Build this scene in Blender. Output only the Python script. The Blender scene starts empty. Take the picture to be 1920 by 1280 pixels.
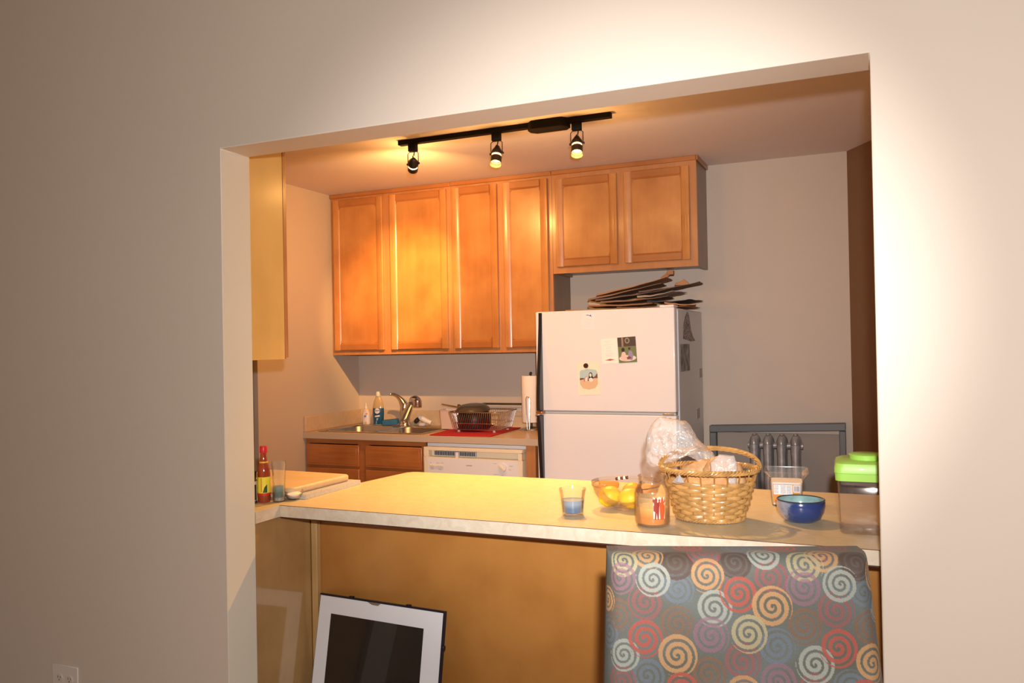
import bpy, bmesh, math, random
import numpy as np
from mathutils import Vector, Matrix
random.seed(7)
R = math.radians
PI = math.pi
scene = bpy.context.scene
col = scene.collection

# ------------------------------------------------------------------ camera
CAM = Vector((3.3649, -2.0793, 1.4337))
YAW, PITCH, ROLL, FPX = R(23.6575), R(0.4315), R(-1.0612), 1535.85
fw = Vector((-math.sin(YAW) * math.cos(PITCH), math.cos(YAW) * math.cos(PITCH), math.sin(PITCH)))
r0 = Vector((math.cos(YAW), math.sin(YAW), 0)); u0 = r0.cross(fw)
rr = r0 * math.cos(ROLL) + u0 * math.sin(ROLL); uu = -r0 * math.sin(ROLL) + u0 * math.cos(ROLL)
cd = bpy.data.cameras.new('camera'); cam = bpy.data.objects.new('camera', cd); col.objects.link(cam)
cd.sensor_width = 36; cd.sensor_fit = 'HORIZONTAL'; cd.lens = FPX * 36 / 1920; cd.clip_start = .05
m3 = Matrix((rr, uu, -fw)).transposed()
cam.matrix_world = Matrix.Translation(CAM) @ m3.to_4x4()
scene.camera = cam

# ------------------------------------------------------------------ world, view
w = bpy.data.worlds.new('world'); scene.world = w; w.use_nodes = True
bg = w.node_tree.nodes['Background']; bg.inputs[0].default_value = (1, .62, .36, 1); bg.inputs[1].default_value = .15
scene.view_settings.view_transform = 'Standard'; scene.view_settings.look = 'None'
scene.view_settings.exposure = 0; scene.view_settings.gamma = 1; scene.view_settings.use_curve_mapping = False

# ------------------------------------------------------------------ lights
def aim(o, target):
    o.rotation_euler = (Vector(target) - o.location).to_track_quat('-Z', 'Y').to_euler()
def spot(name, loc, target, power, color, size, blend, radius):
    l = bpy.data.lights.new(name, 'SPOT'); l.energy = power; l.color = color; l.spot_size = R(size); l.spot_blend = blend
    l.shadow_soft_size = radius
    o = bpy.data.objects.new(name, l); col.objects.link(o); o.location = loc; aim(o, target); return o
FLASH_C = (1, .95, .915); TUNG = (1, .50, .14)
FLASH_AT = (3.40, -2.06, 1.555)
spot('camera_flash_zoom', FLASH_AT, (1.9, 2.4, 1.5), 350, FLASH_C, 52, 1.0, .02)
fl = bpy.data.lights.new('camera_flash', 'POINT'); fl.energy = 172; fl.color = FLASH_C; fl.shadow_soft_size = .02
fo = bpy.data.objects.new('camera_flash', fl); col.objects.link(fo); fo.location = FLASH_AT

# ------------------------------------------------------------------ material helpers
def new_mat(name):
    m = bpy.data.materials.new(name); m.use_nodes = True
    nt = m.node_tree; b = nt.nodes['Principled BSDF']; return m, nt, b
def N(nt, t, **kw):
    n = nt.nodes.new(t)
    for k, v in kw.items():
        if hasattr(n, k): setattr(n, k, v)
        else: n.inputs[k].default_value = v
    return n
def ramp(nt, stops):
    r = nt.nodes.new('ShaderNodeValToRGB'); e = r.color_ramp.elements
    while len(e) < len(stops): e.new(.5)
    for i, (p, c) in enumerate(stops): e[i].position = p; e[i].color = (*c, 1)
    return r
def coords(nt, scale=(1, 1, 1), kind='Object'):
    tc = nt.nodes.new('ShaderNodeTexCoord'); mp = nt.nodes.new('ShaderNodeMapping')
    mp.inputs['Scale'].default_value = scale; nt.links.new(tc.outputs[kind], mp.inputs[0]); return mp.outputs[0]
def plain(name, c, rough=.5, metal=0, bump=0, bscale=200, var=0, vscale=5, coat=0, spec=.5, trans=0, ior=1.45, sheen=0, alpha=1):
    m, nt, b = new_mat(name)
    b.inputs['Base Color'].default_value = (*c, 1); b.inputs['Roughness'].default_value = rough
    b.inputs['Metallic'].default_value = metal; b.inputs['Coat Weight'].default_value = coat
    b.inputs['Specular IOR Level'].default_value = spec; b.inputs['IOR'].default_value = ior
    b.inputs['Transmission Weight'].default_value = trans; b.inputs['Sheen Weight'].default_value = sheen
    b.inputs['Alpha'].default_value = alpha
    v = coords(nt)
    n = N(nt, 'ShaderNodeTexNoise', Scale=vscale, Detail=5.0); nt.links.new(v, n.inputs['Vector'])
    if var:
        a = tuple(x * (1 - var) for x in c); d = tuple(min(1, x * (1 + var)) for x in c)
        r = ramp(nt, [(.3, a), (.7, d)]); nt.links.new(n.outputs[0], r.inputs[0]); nt.links.new(r.outputs[0], b.inputs['Base Color'])
    if bump:
        n2 = N(nt, 'ShaderNodeTexNoise', Scale=bscale, Detail=3.0); nt.links.new(v, n2.inputs['Vector'])
        bp = N(nt, 'ShaderNodeBump', Strength=bump, Distance=.002); nt.links.new(n2.outputs[0], bp.inputs['Height']); nt.links.new(bp.outputs[0], b.inputs['Normal'])
    return m
def wood(name, c1, c2, axis=2, rough=.35, coat=.3, fine=1.0, blotch=.5):
    m, nt, b = new_mat(name)
    sc = [14, 14, 14]; sc[axis] = 1.2
    v = coords(nt, sc); n = N(nt, 'ShaderNodeTexNoise', Scale=3.0 * fine, Detail=8.0, Roughness=.6, Distortion=.4); nt.links.new(v, n.inputs['Vector'])
    v2 = coords(nt, (3, 3, 3)); n2 = N(nt, 'ShaderNodeTexNoise', Scale=1.6, Detail=4.0); nt.links.new(v2, n2.inputs['Vector'])
    mx = N(nt, 'ShaderNodeMath', operation='MULTIPLY_ADD'); nt.links.new(n2.outputs[0], mx.inputs[0]); mx.inputs[1].default_value = blotch
    mu = N(nt, 'ShaderNodeMath', operation='MULTIPLY'); nt.links.new(n.outputs[0], mu.inputs[0]); mu.inputs[1].default_value = 1 - blotch
    nt.links.new(mu.outputs[0], mx.inputs[2])
    r = ramp(nt, [(.35, c1), (.62, c2)]); nt.links.new(mx.outputs[0], r.inputs[0]); nt.links.new(r.outputs[0], b.inputs['Base Color'])
    b.inputs['Roughness'].default_value = rough; b.inputs['Coat Weight'].default_value = coat; b.inputs['Coat Roughness'].default_value = .2
    bp = N(nt, 'ShaderNodeBump', Strength=.05, Distance=.001); nt.links.new(n.outputs[0], bp.inputs['Height']); nt.links.new(bp.outputs[0], b.inputs['Normal'])
    return m
def glassy(name, c=(1, 1, 1), rough=.03, tint=.012, spec=1.0):
    # thin-walled clear: mostly see-through with fresnel gloss
    m, nt, b = new_mat(name); nt.nodes.remove(b)
    out = nt.nodes['Material Output']
    tr = N(nt, 'ShaderNodeBsdfTransparent'); tr.inputs[0].default_value = (*c, 1)
    gl = N(nt, 'ShaderNodeBsdfGlossy'); gl.inputs['Roughness'].default_value = rough
    df = N(nt, 'ShaderNodeBsdfDiffuse'); df.inputs[0].default_value = (.9, .9, .9, 1)
    lw = N(nt, 'ShaderNodeLayerWeight', Blend=.22)
    m1 = N(nt, 'ShaderNodeMixShader'); m1.inputs[0].default_value = tint
    nt.links.new(tr.outputs[0], m1.inputs[1]); nt.links.new(df.outputs[0], m1.inputs[2])
    mm = N(nt, 'ShaderNodeMath', operation='MULTIPLY_ADD'); nt.links.new(lw.outputs['Fresnel'], mm.inputs[0]); mm.inputs[1].default_value = .5 * spec; mm.inputs[2].default_value = .03 * spec
    m2 = N(nt, 'ShaderNodeMixShader'); nt.links.new(mm.outputs[0], m2.inputs[0])
    nt.links.new(m1.outputs[0], m2.inputs[1]); nt.links.new(gl.outputs[0], m2.inputs[2]); nt.links.new(m2.outputs[0], out.inputs[0])
    return m
def emit(name, c, s):
    m, nt, b = new_mat(name); b.inputs['Base Color'].default_value = (*c, 1)
    b.inputs['Emission Color'].default_value = (*c, 1); b.inputs['Emission Strength'].default_value = s; return m

M = {}
M['paint'] = plain('wall_paint_cream', (.66, .575, .49), .55, bump=.12, bscale=60, var=.015, vscale=1.5, spec=.3)
M['paint_k'] = plain('kitchen_paint_beige', (.53, .445, .37), .6, bump=.1, bscale=60, var=.015, vscale=1.5, spec=.3)
M['jamb'] = plain('jamb_paint_cream', (.75, .71, .60), .45, bump=.1, bscale=60, spec=.4)
M['ceil'] = plain('ceiling_paint', (.72, .635, .62), .8, bump=.12, bscale=90)
M['brownwall'] = plain('brown_wall_paint', (.20, .105, .05), .6, bump=.1, bscale=60)
M['floor'] = wood('floor_boards', (.25, .13, .06), (.36, .20, .10), axis=0, rough=.4)
M['ktile'] = plain('kitchen_floor_vinyl', (.42, .36, .29), .4, var=.15, vscale=12)
CA, CB = (.37, .142, .038), (.50, .222, .066)
M['cab'] = wood('maple_vertical_grain', CA, CB, axis=2, fine=.5, blotch=.72)
M['cabh'] = wood('maple_horizontal_grain', (.31, .108, .028), (.39, .150, .042), axis=0, fine=.5, blotch=.72)
M['cabframe'] = wood('maple_face_frame', (.37, .15, .05), (.48, .21, .078), axis=2, fine=.6)
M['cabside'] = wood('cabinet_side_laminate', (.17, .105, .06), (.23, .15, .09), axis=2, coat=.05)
M['basewood'] = wood('base_cabinet_maple', (.30, .095, .022), (.42, .15, .04), axis=0)
M['ply'] = wood('end_panel_birch', (.62, .39, .115), (.70, .45, .145), axis=2, fine=.4, rough=.4, blotch=.7)
M['barwood'] = wood('bar_panel_maple_veneer', (.40, .165, .036), (.48, .215, .052), axis=2, rough=.3, coat=.4, fine=.3, blotch=.8)
M['barside'] = wood('bar_end_maple_veneer', (.38, .22, .085), (.50, .30, .12), axis=2, rough=.13, coat=1.0, fine=.3, blotch=.7)
M['barside'].node_tree.nodes['Principled BSDF'].inputs['Coat Roughness'].default_value = .06
def laminate(name, c1, c2):
    m, nt, b = new_mat(name)
    v = coords(nt); n = N(nt, 'ShaderNodeTexNoise', Scale=22.0, Detail=9.0, Roughness=.7, Distortion=1.2); nt.links.new(v, n.inputs['Vector'])
    r = ramp(nt, [(.35, c1), (.65, c2)]); nt.links.new(n.outputs[0], r.inputs[0]); nt.links.new(r.outputs[0], b.inputs['Base Color'])
    b.inputs['Roughness'].default_value = .38; return m
M['lam'] = laminate('counter_laminate', (.54, .46, .29), (.62, .54, .36))
M['lamedge'] = laminate('counter_edge_laminate', (.62, .53, .40), (.74, .66, .53))
M['lamback'] = laminate('sink_counter_laminate', (.52, .37, .23), (.60, .44, .29))
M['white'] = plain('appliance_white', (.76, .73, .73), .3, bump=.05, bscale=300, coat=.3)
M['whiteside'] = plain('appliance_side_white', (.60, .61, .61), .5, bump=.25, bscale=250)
M['cream'] = plain('appliance_cream', (.78, .68, .50), .35)
M['gasket'] = plain('gasket_grey', (.42, .46, .5), .5)
M['black'] = plain('black_plastic', (.012, .012, .014), .35)
M['dark'] = plain('dark_gap', (.02, .015, .012), .8)
M['chrome'] = plain('chrome', (.72, .70, .70), .2, metal=1)
M['steel'] = plain('brushed_steel', (.55, .52, .48), .28, metal=1, bump=.1, bscale=150)
M['bronze'] = plain('dark_bronze_metal', (.035, .025, .02), .4, metal=.6)
M['bronzeclip'] = plain('copper_clip', (.5, .22, .1), .3, metal=.8)
M['trackblack'] = plain('matte_track_black', (.008, .007, .007), .7, spec=.15)
M['glass'] = glassy('clear_glass')
M['glasst'] = glassy('warm_glass', (1, .96, .90), tint=.012)
M['plastic'] = glassy('clear_plastic', (.98, .97, .96), rough=.1, tint=.05)
M['bag'] = glassy('crinkled_clear_film', (.99, .97, .95), rough=.12, tint=.24, spec=.9)

# ------------------------------------------------------------------ mesh helpers
class MB:
    def __init__(s): s.v = []; s.f = []; s.mi = []; s.cur = 0
    def add(s, vs, fs, xf=None):
        o = len(s.v)
        s.v += [tuple(xf @ Vector(p)) if xf else tuple(p) for p in vs]
        s.f += [tuple(i + o for i in f) for f in fs]; s.mi += [s.cur] * len(fs); return s
    def box(s, x0, x1, y0, y1, z0, z1, xf=None):
        vs = [(x, y, z) for z in (z0, z1) for y in (y0, y1) for x in (x0, x1)]
        return s.add(vs, [(0, 2, 3, 1), (4, 5, 7, 6), (0, 1, 5, 4), (2, 6, 7, 3), (0, 4, 6, 2), (1, 3, 7, 5)], xf)
    def prism(s, poly, d0, d1, axis='y', xf=None):
        n = len(poly)
        def P(a, b, d): return {'y': (a, d, b), 'z': (a, b, d), 'x': (d, a, b)}[axis]
        vs = [P(a, b, d0) for a, b in poly] + [P(a, b, d1) for a, b in poly]
        fs = [tuple(range(n))[::-1], tuple(range(n, 2 * n))] + [(i, (i + 1) % n, n + (i + 1) % n, n + i) for i in range(n)]
        return s.add(vs, fs, xf)
    def lathe(s, prof, seg=40, xf=None, sx=1, sy=1, closed=False):
        vs = []; n = len(prof)
        for r_, z in prof:
            for k in range(seg):
                a = 2 * PI * k / seg; vs.append((r_ * math.cos(a) * sx, r_ * math.sin(a) * sy, z))
        fs = [(i * seg + k, i * seg + (k + 1) % seg, (i + 1) * seg + (k + 1) % seg, (i + 1) * seg + k) for i in range(n - 1) for k in range(seg)]
        if not closed:
            if prof[0][0] > 1e-5: fs.append(tuple(range(seg))[::-1])
            if prof[-1][0] > 1e-5: fs.append(tuple((n - 1) * seg + k for k in range(seg)))
        else:
            fs += [((n - 1) * seg + k, (n - 1) * seg + (k + 1) % seg, (k + 1) % seg, k) for k in range(seg)]
        return s.add(vs, fs, xf)
    def surf(s, prof, seg=40, xf=None, sx=1, sy=1):   # open lathe without caps
        vs = []; n = len(prof)
        for r_, z in prof:
            for k in range(seg):
                a = 2 * PI * k / seg; vs.append((r_ * math.cos(a) * sx, r_ * math.sin(a) * sy, z))
        fs = [(i * seg + k, i * seg + (k + 1) % seg, (i + 1) * seg + (k + 1) % seg, (i + 1) * seg + k) for i in range(n - 1) for k in range(seg)]
        return s.add(vs, fs, xf)
    def cyl(s, a, b, r1, r2=None, seg=20):
        a, b = Vector(a), Vector(b); r2 = r1 if r2 is None else r2; d = b - a
        q = d.to_track_quat('Z', 'Y').to_matrix().to_4x4(); xf = Matrix.Translation(a) @ q
        return s.lathe([(r1, 0), (r2, d.length)], seg, xf)
    def tube(s, pts, r_, seg=8, closed=False, flat=None):
        P = [Vector(p) for p in pts]; n = len(P); rings = []; up = None
        for i, p in enumerate(P):
            if closed: t = (P[(i + 1) % n] - P[i - 1]).normalized()
            else: t = (P[min(i + 1, n - 1)] - P[max(i - 1, 0)]).normalized()
            if up is None: up = Vector((0, 0, 1)) if abs(t.z) < .9 else Vector((1, 0, 0))
            a = t.cross(up)
            if a.length < 1e-6: a = t.orthogonal()
            a.normalize(); b = a.cross(t).normalized()
            if flat is None: up = b
            ri = r_[i] if isinstance(r_, (list, tuple)) else r_
            fa, fb = flat if flat else (1, 1)
            rings += [p + a * math.cos(2 * PI * k / seg) * ri * fa + b * math.sin(2 * PI * k / seg) * ri * fb for k in range(seg)]
        m = n if closed else n - 1
        fs = [(i * seg + k, i * seg + (k + 1) % seg, ((i + 1) % n) * seg + (k + 1) % seg, ((i + 1) % n) * seg + k) for i in range(m) for k in range(seg)]
        if not closed: fs += [tuple(range(seg))[::-1], tuple((n - 1) * seg + k for k in range(seg))]
        return s.add(rings, fs)
    def ball(s, c, rx, ry=None, rz=None, seg=24, rings=14, xf=None):
        ry = rx if ry is None else ry; rz = rx if rz is None else rz
        prof = [(max(1e-6, math.sin(PI * i / rings)), -math.cos(PI * i / rings)) for i in range(rings + 1)]
        T = Matrix.Translation(c) @ (xf or Matrix.Identity(4)) @ Matrix.Diagonal((rx, ry, rz, 1))
        return s.lathe(prof, seg, T)
    def rbox(s, x0, x1, y0, y1, z0, z1, r_, seg=5, xf=None):   # box rounded in plan (x,y)
        poly = []
        for cx, cy, a0 in ((x1 - r_, y1 - r_, 0), (x0 + r_, y1 - r_, 90), (x0 + r_, y0 + r_, 180), (x1 - r_, y0 + r_, 270)):
            for k in range(seg + 1):
                a = R(a0 + 90 * k / seg); poly.append((cx + r_ * math.cos(a), cy + r_ * math.sin(a)))
        return s.prism(poly, z0, z1, 'z', xf)
    def build(s, name, mat, parent=None, smooth=False, bevel=0, bseg=2, loc=None, rot=None, weld=True, ang=40, sub=0, solid=0):
        me = bpy.data.meshes.new(name); me.from_pydata(s.v, [], s.f)
        mats = mat if isinstance(mat, (list, tuple)) else [mat]
        for m in mats: me.materials.append(M[m] if isinstance(m, str) else m)
        me.polygons.foreach_set('material_index', s.mi)
        bm = bmesh.new(); bm.from_mesh(me)
        if weld: bmesh.ops.remove_doubles(bm, verts=bm.verts, dist=1e-6)
        bmesh.ops.recalc_face_normals(bm, faces=bm.faces); bm.to_mesh(me); bm.free()
        o = bpy.data.objects.new(name, me); col.objects.link(o)
        if parent: o.parent = parent
        if loc: o.location = loc
        if rot: o.rotation_euler = rot
        if solid:
            md = o.modifiers.new('thick', 'SOLIDIFY'); md.thickness = solid
        if bevel:
            md = o.modifiers.new('bevel', 'BEVEL'); md.width = bevel; md.segments = bseg; md.limit_method = 'ANGLE'; md.angle_limit = R(50)
        if sub:
            md = o.modifiers.new('sub', 'SUBSURF'); md.levels = sub; md.render_levels = sub
        if smooth or bevel:
            me.polygons.foreach_set('use_smooth', [True] * len(me.polygons))
            if not sub: me.set_sharp_from_angle(angle=R(ang))
        return o

def tag(o, label, cat, group=None, kind=None):
    o['label'] = label; o['category'] = cat
    if group: o['group'] = group
    if kind: o['kind'] = kind
    return o
def thing(name, loc, label, cat, group=None, rz=0):
    e = bpy.data.objects.new(name, None); col.objects.link(e); e.location = loc; e.rotation_euler = (0, 0, rz); e.empty_display_size = .05
    return tag(e, label, cat, group)
def struct(name, mb, mat, label=None, cat='wall', **kw):
    o = mb.build(name, mat, **kw); o['kind'] = 'structure'; o['category'] = cat
    if label: o['label'] = label
    return o
def B(*a): return MB().box(*a)
def text(s, name, size, mat, parent, loc, rot, ext=.0002, align='CENTER', shear=0):
    cu = bpy.data.curves.new(name, 'FONT'); cu.body = s; cu.size = size; cu.extrude = ext; cu.align_x = align; cu.align_y = 'CENTER'; cu.shear = shear
    t = bpy.data.objects.new(name, cu); col.objects.link(t)
    dg = bpy.context.evaluated_depsgraph_get(); me = bpy.data.meshes.new_from_object(t.evaluated_get(dg))
    bpy.data.objects.remove(t); me.materials.clear(); me.materials.append(M[mat] if isinstance(mat, str) else mat)
    o = bpy.data.objects.new(name, me); col.objects.link(o); o.parent = parent; o.location = loc; o.rotation_euler = rot; return o

# ------------------------------------------------------------------ setting
XL, XR, ZH, T = 1.421, 3.376, 2.105, .139      # opening in the dining wall
YB, ZC = 2.858, 2.495                          # kitchen back wall, kitchen ceiling
mb = MB()
mb.prism([(-1.6, 0), (XL, 0), (XL, ZH), (XR, ZH), (XR, 0), (5.6, 0), (5.6, 3.0), (-1.6, 3.0)], 0, T, 'y')
mb.mi[3] = 1; mb.mi[5] = 1      # the two jamb faces carry a creamier paint
struct('wall_front', mb, ['paint', 'jamb'], 'cream dining room wall with the wide kitchen opening cut through it', bevel=.003)
# thin corner beads at the edges of the opening
struct('trim_1', B(XL - .02, XL - .0005, -.0012, -.0001, 0, ZH), 'paint', 'thin corner bead line left of the opening', 'trim')
struct('wall_left', B(-.12, 0, 1.80, YB, 0, ZC), 'paint_k', 'beige kitchen wall left of the sink counter')
struct('wall_left_return', B(-.12, 0, T, .86, 0, ZC), 'paint_k', 'kitchen wall near side of the dark doorway')
struct('wall_left_lintel', B(-.12, 0, .86, 1.80, 2.1, ZC), 'paint_k', 'kitchen wall above the dark doorway')
struct('dark_doorway_fill', B(-.07, -.03, .865, 1.795, .005, 2.095), plain('dark_door_paint', (.035, .03, .035), .5), 'dark panel standing in for the unlit room past the left doorway, seen as a sliver beside the opening', 'door')  # flat panel, its dark colour stands for the unlit room beyond the doorway
struct('wall_back', B(-.12, 4.6, YB, YB + .12, 0, ZC), 'paint_k', 'beige kitchen back wall behind cabinets, fridge and radiator')
# slanting brown wall that runs from the back wall's right corner towards the opening
mb = MB(); mb.prism([(3.262, YB), (3.82, 1.94), (3.82, T), (3.95, T), (3.95, YB)], 0, ZC, 'z')
struct('wall_right', mb, 'brownwall', 'dark brown slanting kitchen wall right of the radiator')
struct('ceiling', B(-.12, 4.6, T, YB + .12, ZC, ZC + .1), 'ceil', 'kitchen ceiling', 'ceiling')
struct('floor_kitchen', B(-.12, 4.6, 0, YB + .12, -.05, 0), 'ktile', 'vinyl kitchen floor', 'floor')
struct('floor', B(-1.6, 5.6, -4.2, 0, -.05, 0), 'floor', 'wooden dining room floor', 'floor')
struct('baseboard_front', B(-1.6, XL - .02, -.014, -.0005, 0, .09), 'jamb', 'painted baseboard under the dining wall', 'baseboard', bevel=.003)
struct('baseboard_right', B(XR + .02, 5.6, -.014, -.0005, 0, .09), 'jamb', 'painted baseboard right of the opening', 'baseboard', bevel=.003)

# ------------------------------------------------------------------ door builder (raised frame + recessed panel)
def cab_door(parent, x0, x1, z0, z1, yf, th=.019, rail=.05, name='door', slab=False):
    """yf = front face plane, facing -Y"""
    d = B(x0 + rail - .006, x1 - rail + .006, yf + .009, yf + th - .002, z0 + rail - .006, z1 - rail + .006)
    o = d.build(name, 'cab', parent)
    for k, (a, b) in enumerate(((x0, x0 + rail), (x1 - rail, x1))):
        s = -1 if k else 1
        e0, e1 = (a, b) if k == 0 else (b, a)      # e0 outer, e1 inner
        st = MB()
        sec = [(e0, yf + th), (e0, yf + .003), (e0 + s * .003, yf), (e1 - s * .011, yf), (e1, yf + .009), (e1, yf + th)]
        st.prism(sec, z0, z1, 'z'); st.build('stile', 'cab', o, bevel=.0008)
    for k in (0, 1):
        e0, e1 = (z0, z0 + rail) if k == 0 else (z1, z1 - rail); s = 1 if k == 0 else -1
        sec = [(yf + th - .001, e0), (yf + .0035, e0), (yf + .0005, e0 + s * .003), (yf + .0005, e1 - s * .011), (yf + .009, e1), (yf + th - .001, e1)]
        rl = MB(); rl.prism(sec, x0 + rail - .001, x1 - rail + .001, 'x')
        # rounded corner fillets where the router turned
        for xx, sg in ((x0 + rail, 1), (x1 - rail, -1)):
            pts = [(xx, e1 - s * .004), (xx, e1 + s * .016)] + [(xx + sg * .016 * (1 - math.cos(R(a))), e1 + s * .016 * (1 - math.sin(R(a)))) for a in range(0, 91, 15)] + [(xx + sg * .016, e1 - s * .004)]
            rl.prism(pts, yf + .004, yf + .012, 'y')
        rl.build('rail', 'cabh', o)
    return o
def wall_cabinet(name, x0, x1, z0, z1, doors, label, zd0, zd1, right_end=False, left_end=False):
    yf = 2.5502
    t = thing(name, ((x0 + x1) / 2, (yf + YB) / 2, z0), label, 'kitchen cabinet', 'maple wall cabinets over the sink and refrigerator')
    def P(o):
        o.matrix_parent_inverse = Matrix.Translation(-Vector(t.location)); return o
    g = .0008; x0 += g; x1 -= g; yb = YB - .001
    b = MB()
    b.box(x0, x0 + .016, yf + .019, yb, z0, z1); b.box(x1 - .016, x1, yf + .019, yb, z0, z1)
    b.box(x0 + .016, x1 - .016, yf + .019, yb, z0 + .012, z0 + .028); b.box(x0 + .016, x1 - .016, yf + .019, yb, z1 - .016, z1)
    b.box(x0 + .016, x1 - .016, yb - .006, yb, z0 + .028, z1 - .016)
    P(b.build('body', 'cabside', t))
    fr = MB()
    fr.box(x0, x1, yf, yf + .019, z0, z0 + .045); fr.box(x0, x1, yf, yf + .019, z1 - .06, z1)
    xs = [x0] + [0.5 * (doors[i][1] + doors[i + 1][0]) for i in range(len(doors) - 1)] + [x1]
    fr.box(x0, doors[0][0] + .015, yf + .0003, yf + .019, z0 + .045, z1 - .06)
    fr.box(doors[-1][1] - .015, x1, yf + .0003, yf + .019, z0 + .045, z1 - .06)
    for i in range(len(doors) - 1): fr.box(doors[i][1] - .015, doors[i + 1][0] + .015, yf + .0003, yf + .019, z0 + .045, z1 - .06)
    P(fr.build('face_frame', 'cabframe', t))
    tr = MB(); tr.box(x0, x1, yf - .014, yf - .0005, z1 - .026, z1)
    P(tr.build('top_molding', 'cabh', t, bevel=.003))
    if right_end:
        tr = MB(); tr.box(x1 + .0005, x1 + .012, yf - .014, yb, z1 - .026, z1); P(tr.build('top_molding', 'cabh', t, bevel=.003))
    for a, c in doors:
        P(cab_door(t, a, c, zd0, zd1, yf - .0195, th=.019))
    return t
def reparent_fix(t):
    pass
wall_cabinet('wall_cabinet', 0.002, .930, 1.405, 2.4945, [(.030, .421), (.479, .900)], 'two-door maple wall cabinet in the left corner, above the sink', 1.436, 2.452)
wall_cabinet('wall_cabinet', .930, 1.617, 1.405, 2.4945, [(.946, 1.256), (1.299, 1.592)], 'two-door maple wall cabinet with the narrowest doors, between the corner cabinet and the refrigerator', 1.436, 2.452)
wall_cabinet('wall_cabinet', 1.617, 2.486, 1.8735, 2.4945, [(1.645, 2.025), (2.067, 2.447)], 'short two-door maple wall cabinet above the refrigerator', 1.912, 2.440, right_end=True)

# cabinet hung on the kitchen side of the dining wall, seen end-on
t = thing('side_wall_cabinet', (.95, .31, 1.407), 'pale yellow wood wall cabinet seen from its plain end, just inside the left jamb', 'kitchen cabinet')
def rel(o, t): o.matrix_parent_inverse = Matrix.Translation(-Vector(t.location)); return o
rel(B(.62, 1.280, T + .001, .458, 1.407, 2.4935).build('body', 'cab', t), t)
rel(B(1.281, 1.300, T + .001, .456, 1.405, 2.4935).build('end_panel', 'ply', t, bevel=.001), t)
rel(B(1.262, 1.3005, .4585, .464, 1.407, 2.4935).build('face_frame', 'cabframe', t), t)
rel(B(.965, 1.296, .4645, .484, 1.412, 2.45).build('door', 'cab', t, bevel=.003), t)
rel(B(.63, .955, .4645, .484, 1.412, 2.45).build('door', 'cab', t, bevel=.003), t)

# ------------------------------------------------------------------ sink run
YC = 2.2177
tag(t := thing('base_cabinet', (.45, 2.5, 0), 'maple base cabinet with two drawers under the sink', 'kitchen cabinet'), t['label'], t['category'])
YF = 2.245
b = MB(); b.box(.004, .885, YF + .02, YB - .002, .10, .66); b.box(.004, .020, YF + .02, YB - .002, .66, .874); b.box(.869, .885, YF + .02, YB - .002, .66, .874)
b.box(.004, .885, YF + .08, YB - .002, 0, .10)
rel(b.build('body', 'cabside', t), t)
fr = MB(); fr.box(.004, .885, YF, YF + .019, .845, .874); fr.box(.004, .885, YF, YF + .019, .10, .14); fr.box(.004, .03, YF, YF + .019, .14, .845)
fr.box(.40, .485, YF + .0003, YF + .019, .14, .845); fr.box(.86, .885, YF, YF + .019, .14, .845); fr.box(.03, .86, YF + .0006, YF + .0185, .66, .71)
rel(fr.build('face_frame', 'basewood', t), t)
for a, c in ((.018, .418), (.466, .872)):
    f = MB(); f.box(a, c, YF - .0195, YF - .0005, .705, .840); f = rel(f.build('drawer', 'basewood', t, bevel=.004), t)
    bb = MB(); bb.box(a + .018, c - .018, YF - .0215, YF - .0196, .722, .823); bb.build('raised_field', 'basewood', f, bevel=.0015)
    f = MB(); f.box(a, c, YF - .0195, YF - .0005, .12, .690); rel(f.build('door', 'basewood', t, bevel=.004), t)
t = thing('sink_countertop', (.83, 2.54, .876), 'beige laminate countertop holding the double sink, with a low splash', 'countertop')
x1c = 1.655
b = MB()   # top as a ring around the sink cut-out
SX0, SX1, SY0, SY1 = .075, .845, 2.275, 2.79
b.box(.001, SX0 + .012, YC, YB - .02, .876, .914); b.box(SX1 - .012, x1c, YC, YB - .02, .876, .914)
b.box(SX0 + .012, SX1 - .012, YC, SY0 + .012, .876, .914); b.box(SX0 + .012, SX1 - .012, SY1 - .012, YB - .02, .876, .914)
rel(b.build('top', 'lamback', t), t)
rel(B(.021, x1c, YB - .0195, YB - .001, .876, 1.014).build('back_splash', 'lamback', t, bevel=.002), t)
rel(B(.001, .020, YC + .004, YB - .001, .9145, 1.014).build('side_splash', 'lamback', t, bevel=.003), t)
rel(B(.001, x1c, YC - .0015, YC - .0001, .8765, .9135).build('edge_band', plain('sink_edge_laminate', (.50, .39, .29), .4), t), t)
# sink
t = thing('kitchen_sink', (.46, 2.53, .914), 'stainless steel double bowl sink set in the counter', 'sink')
b = MB()
def bowl(bx, by, hx, hy, rad, dep, top):
    def ring(s, z, r_):
        pts = []
        for cx, cy, a0 in ((hx - s - r_, hy - s - r_, 0), (-hx + s + r_, hy - s - r_, 90), (-hx + s + r_, -hy + s + r_, 180), (hx - s - r_, -hy + s + r_, 270)):
            for k in range(9):
                a = R(a0 + 90 * k / 8); pts.append((bx + cx + r_ * math.cos(a), by + cy + r_ * math.sin(a), z))
        return pts
    rings = [ring(-.004, top, rad), ring(.0, top - .002, rad), ring(.004, top - .01, rad), ring(.012, top - dep + .03, rad), ring(.03, top - dep + .006, rad * .8), ring(.06, top - dep, rad * .6)]
    vs = sum(rings, []); n = len(rings[0]); fs = [(i * n + k, i * n + (k + 1) % n, (i + 1) * n + (k + 1) % n, (i + 1) * n + k) for i in range(len(rings) - 1) for k in range(n)]
    fs.append(tuple((len(rings) - 1) * n + k for k in range(n))); return vs, fs
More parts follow.
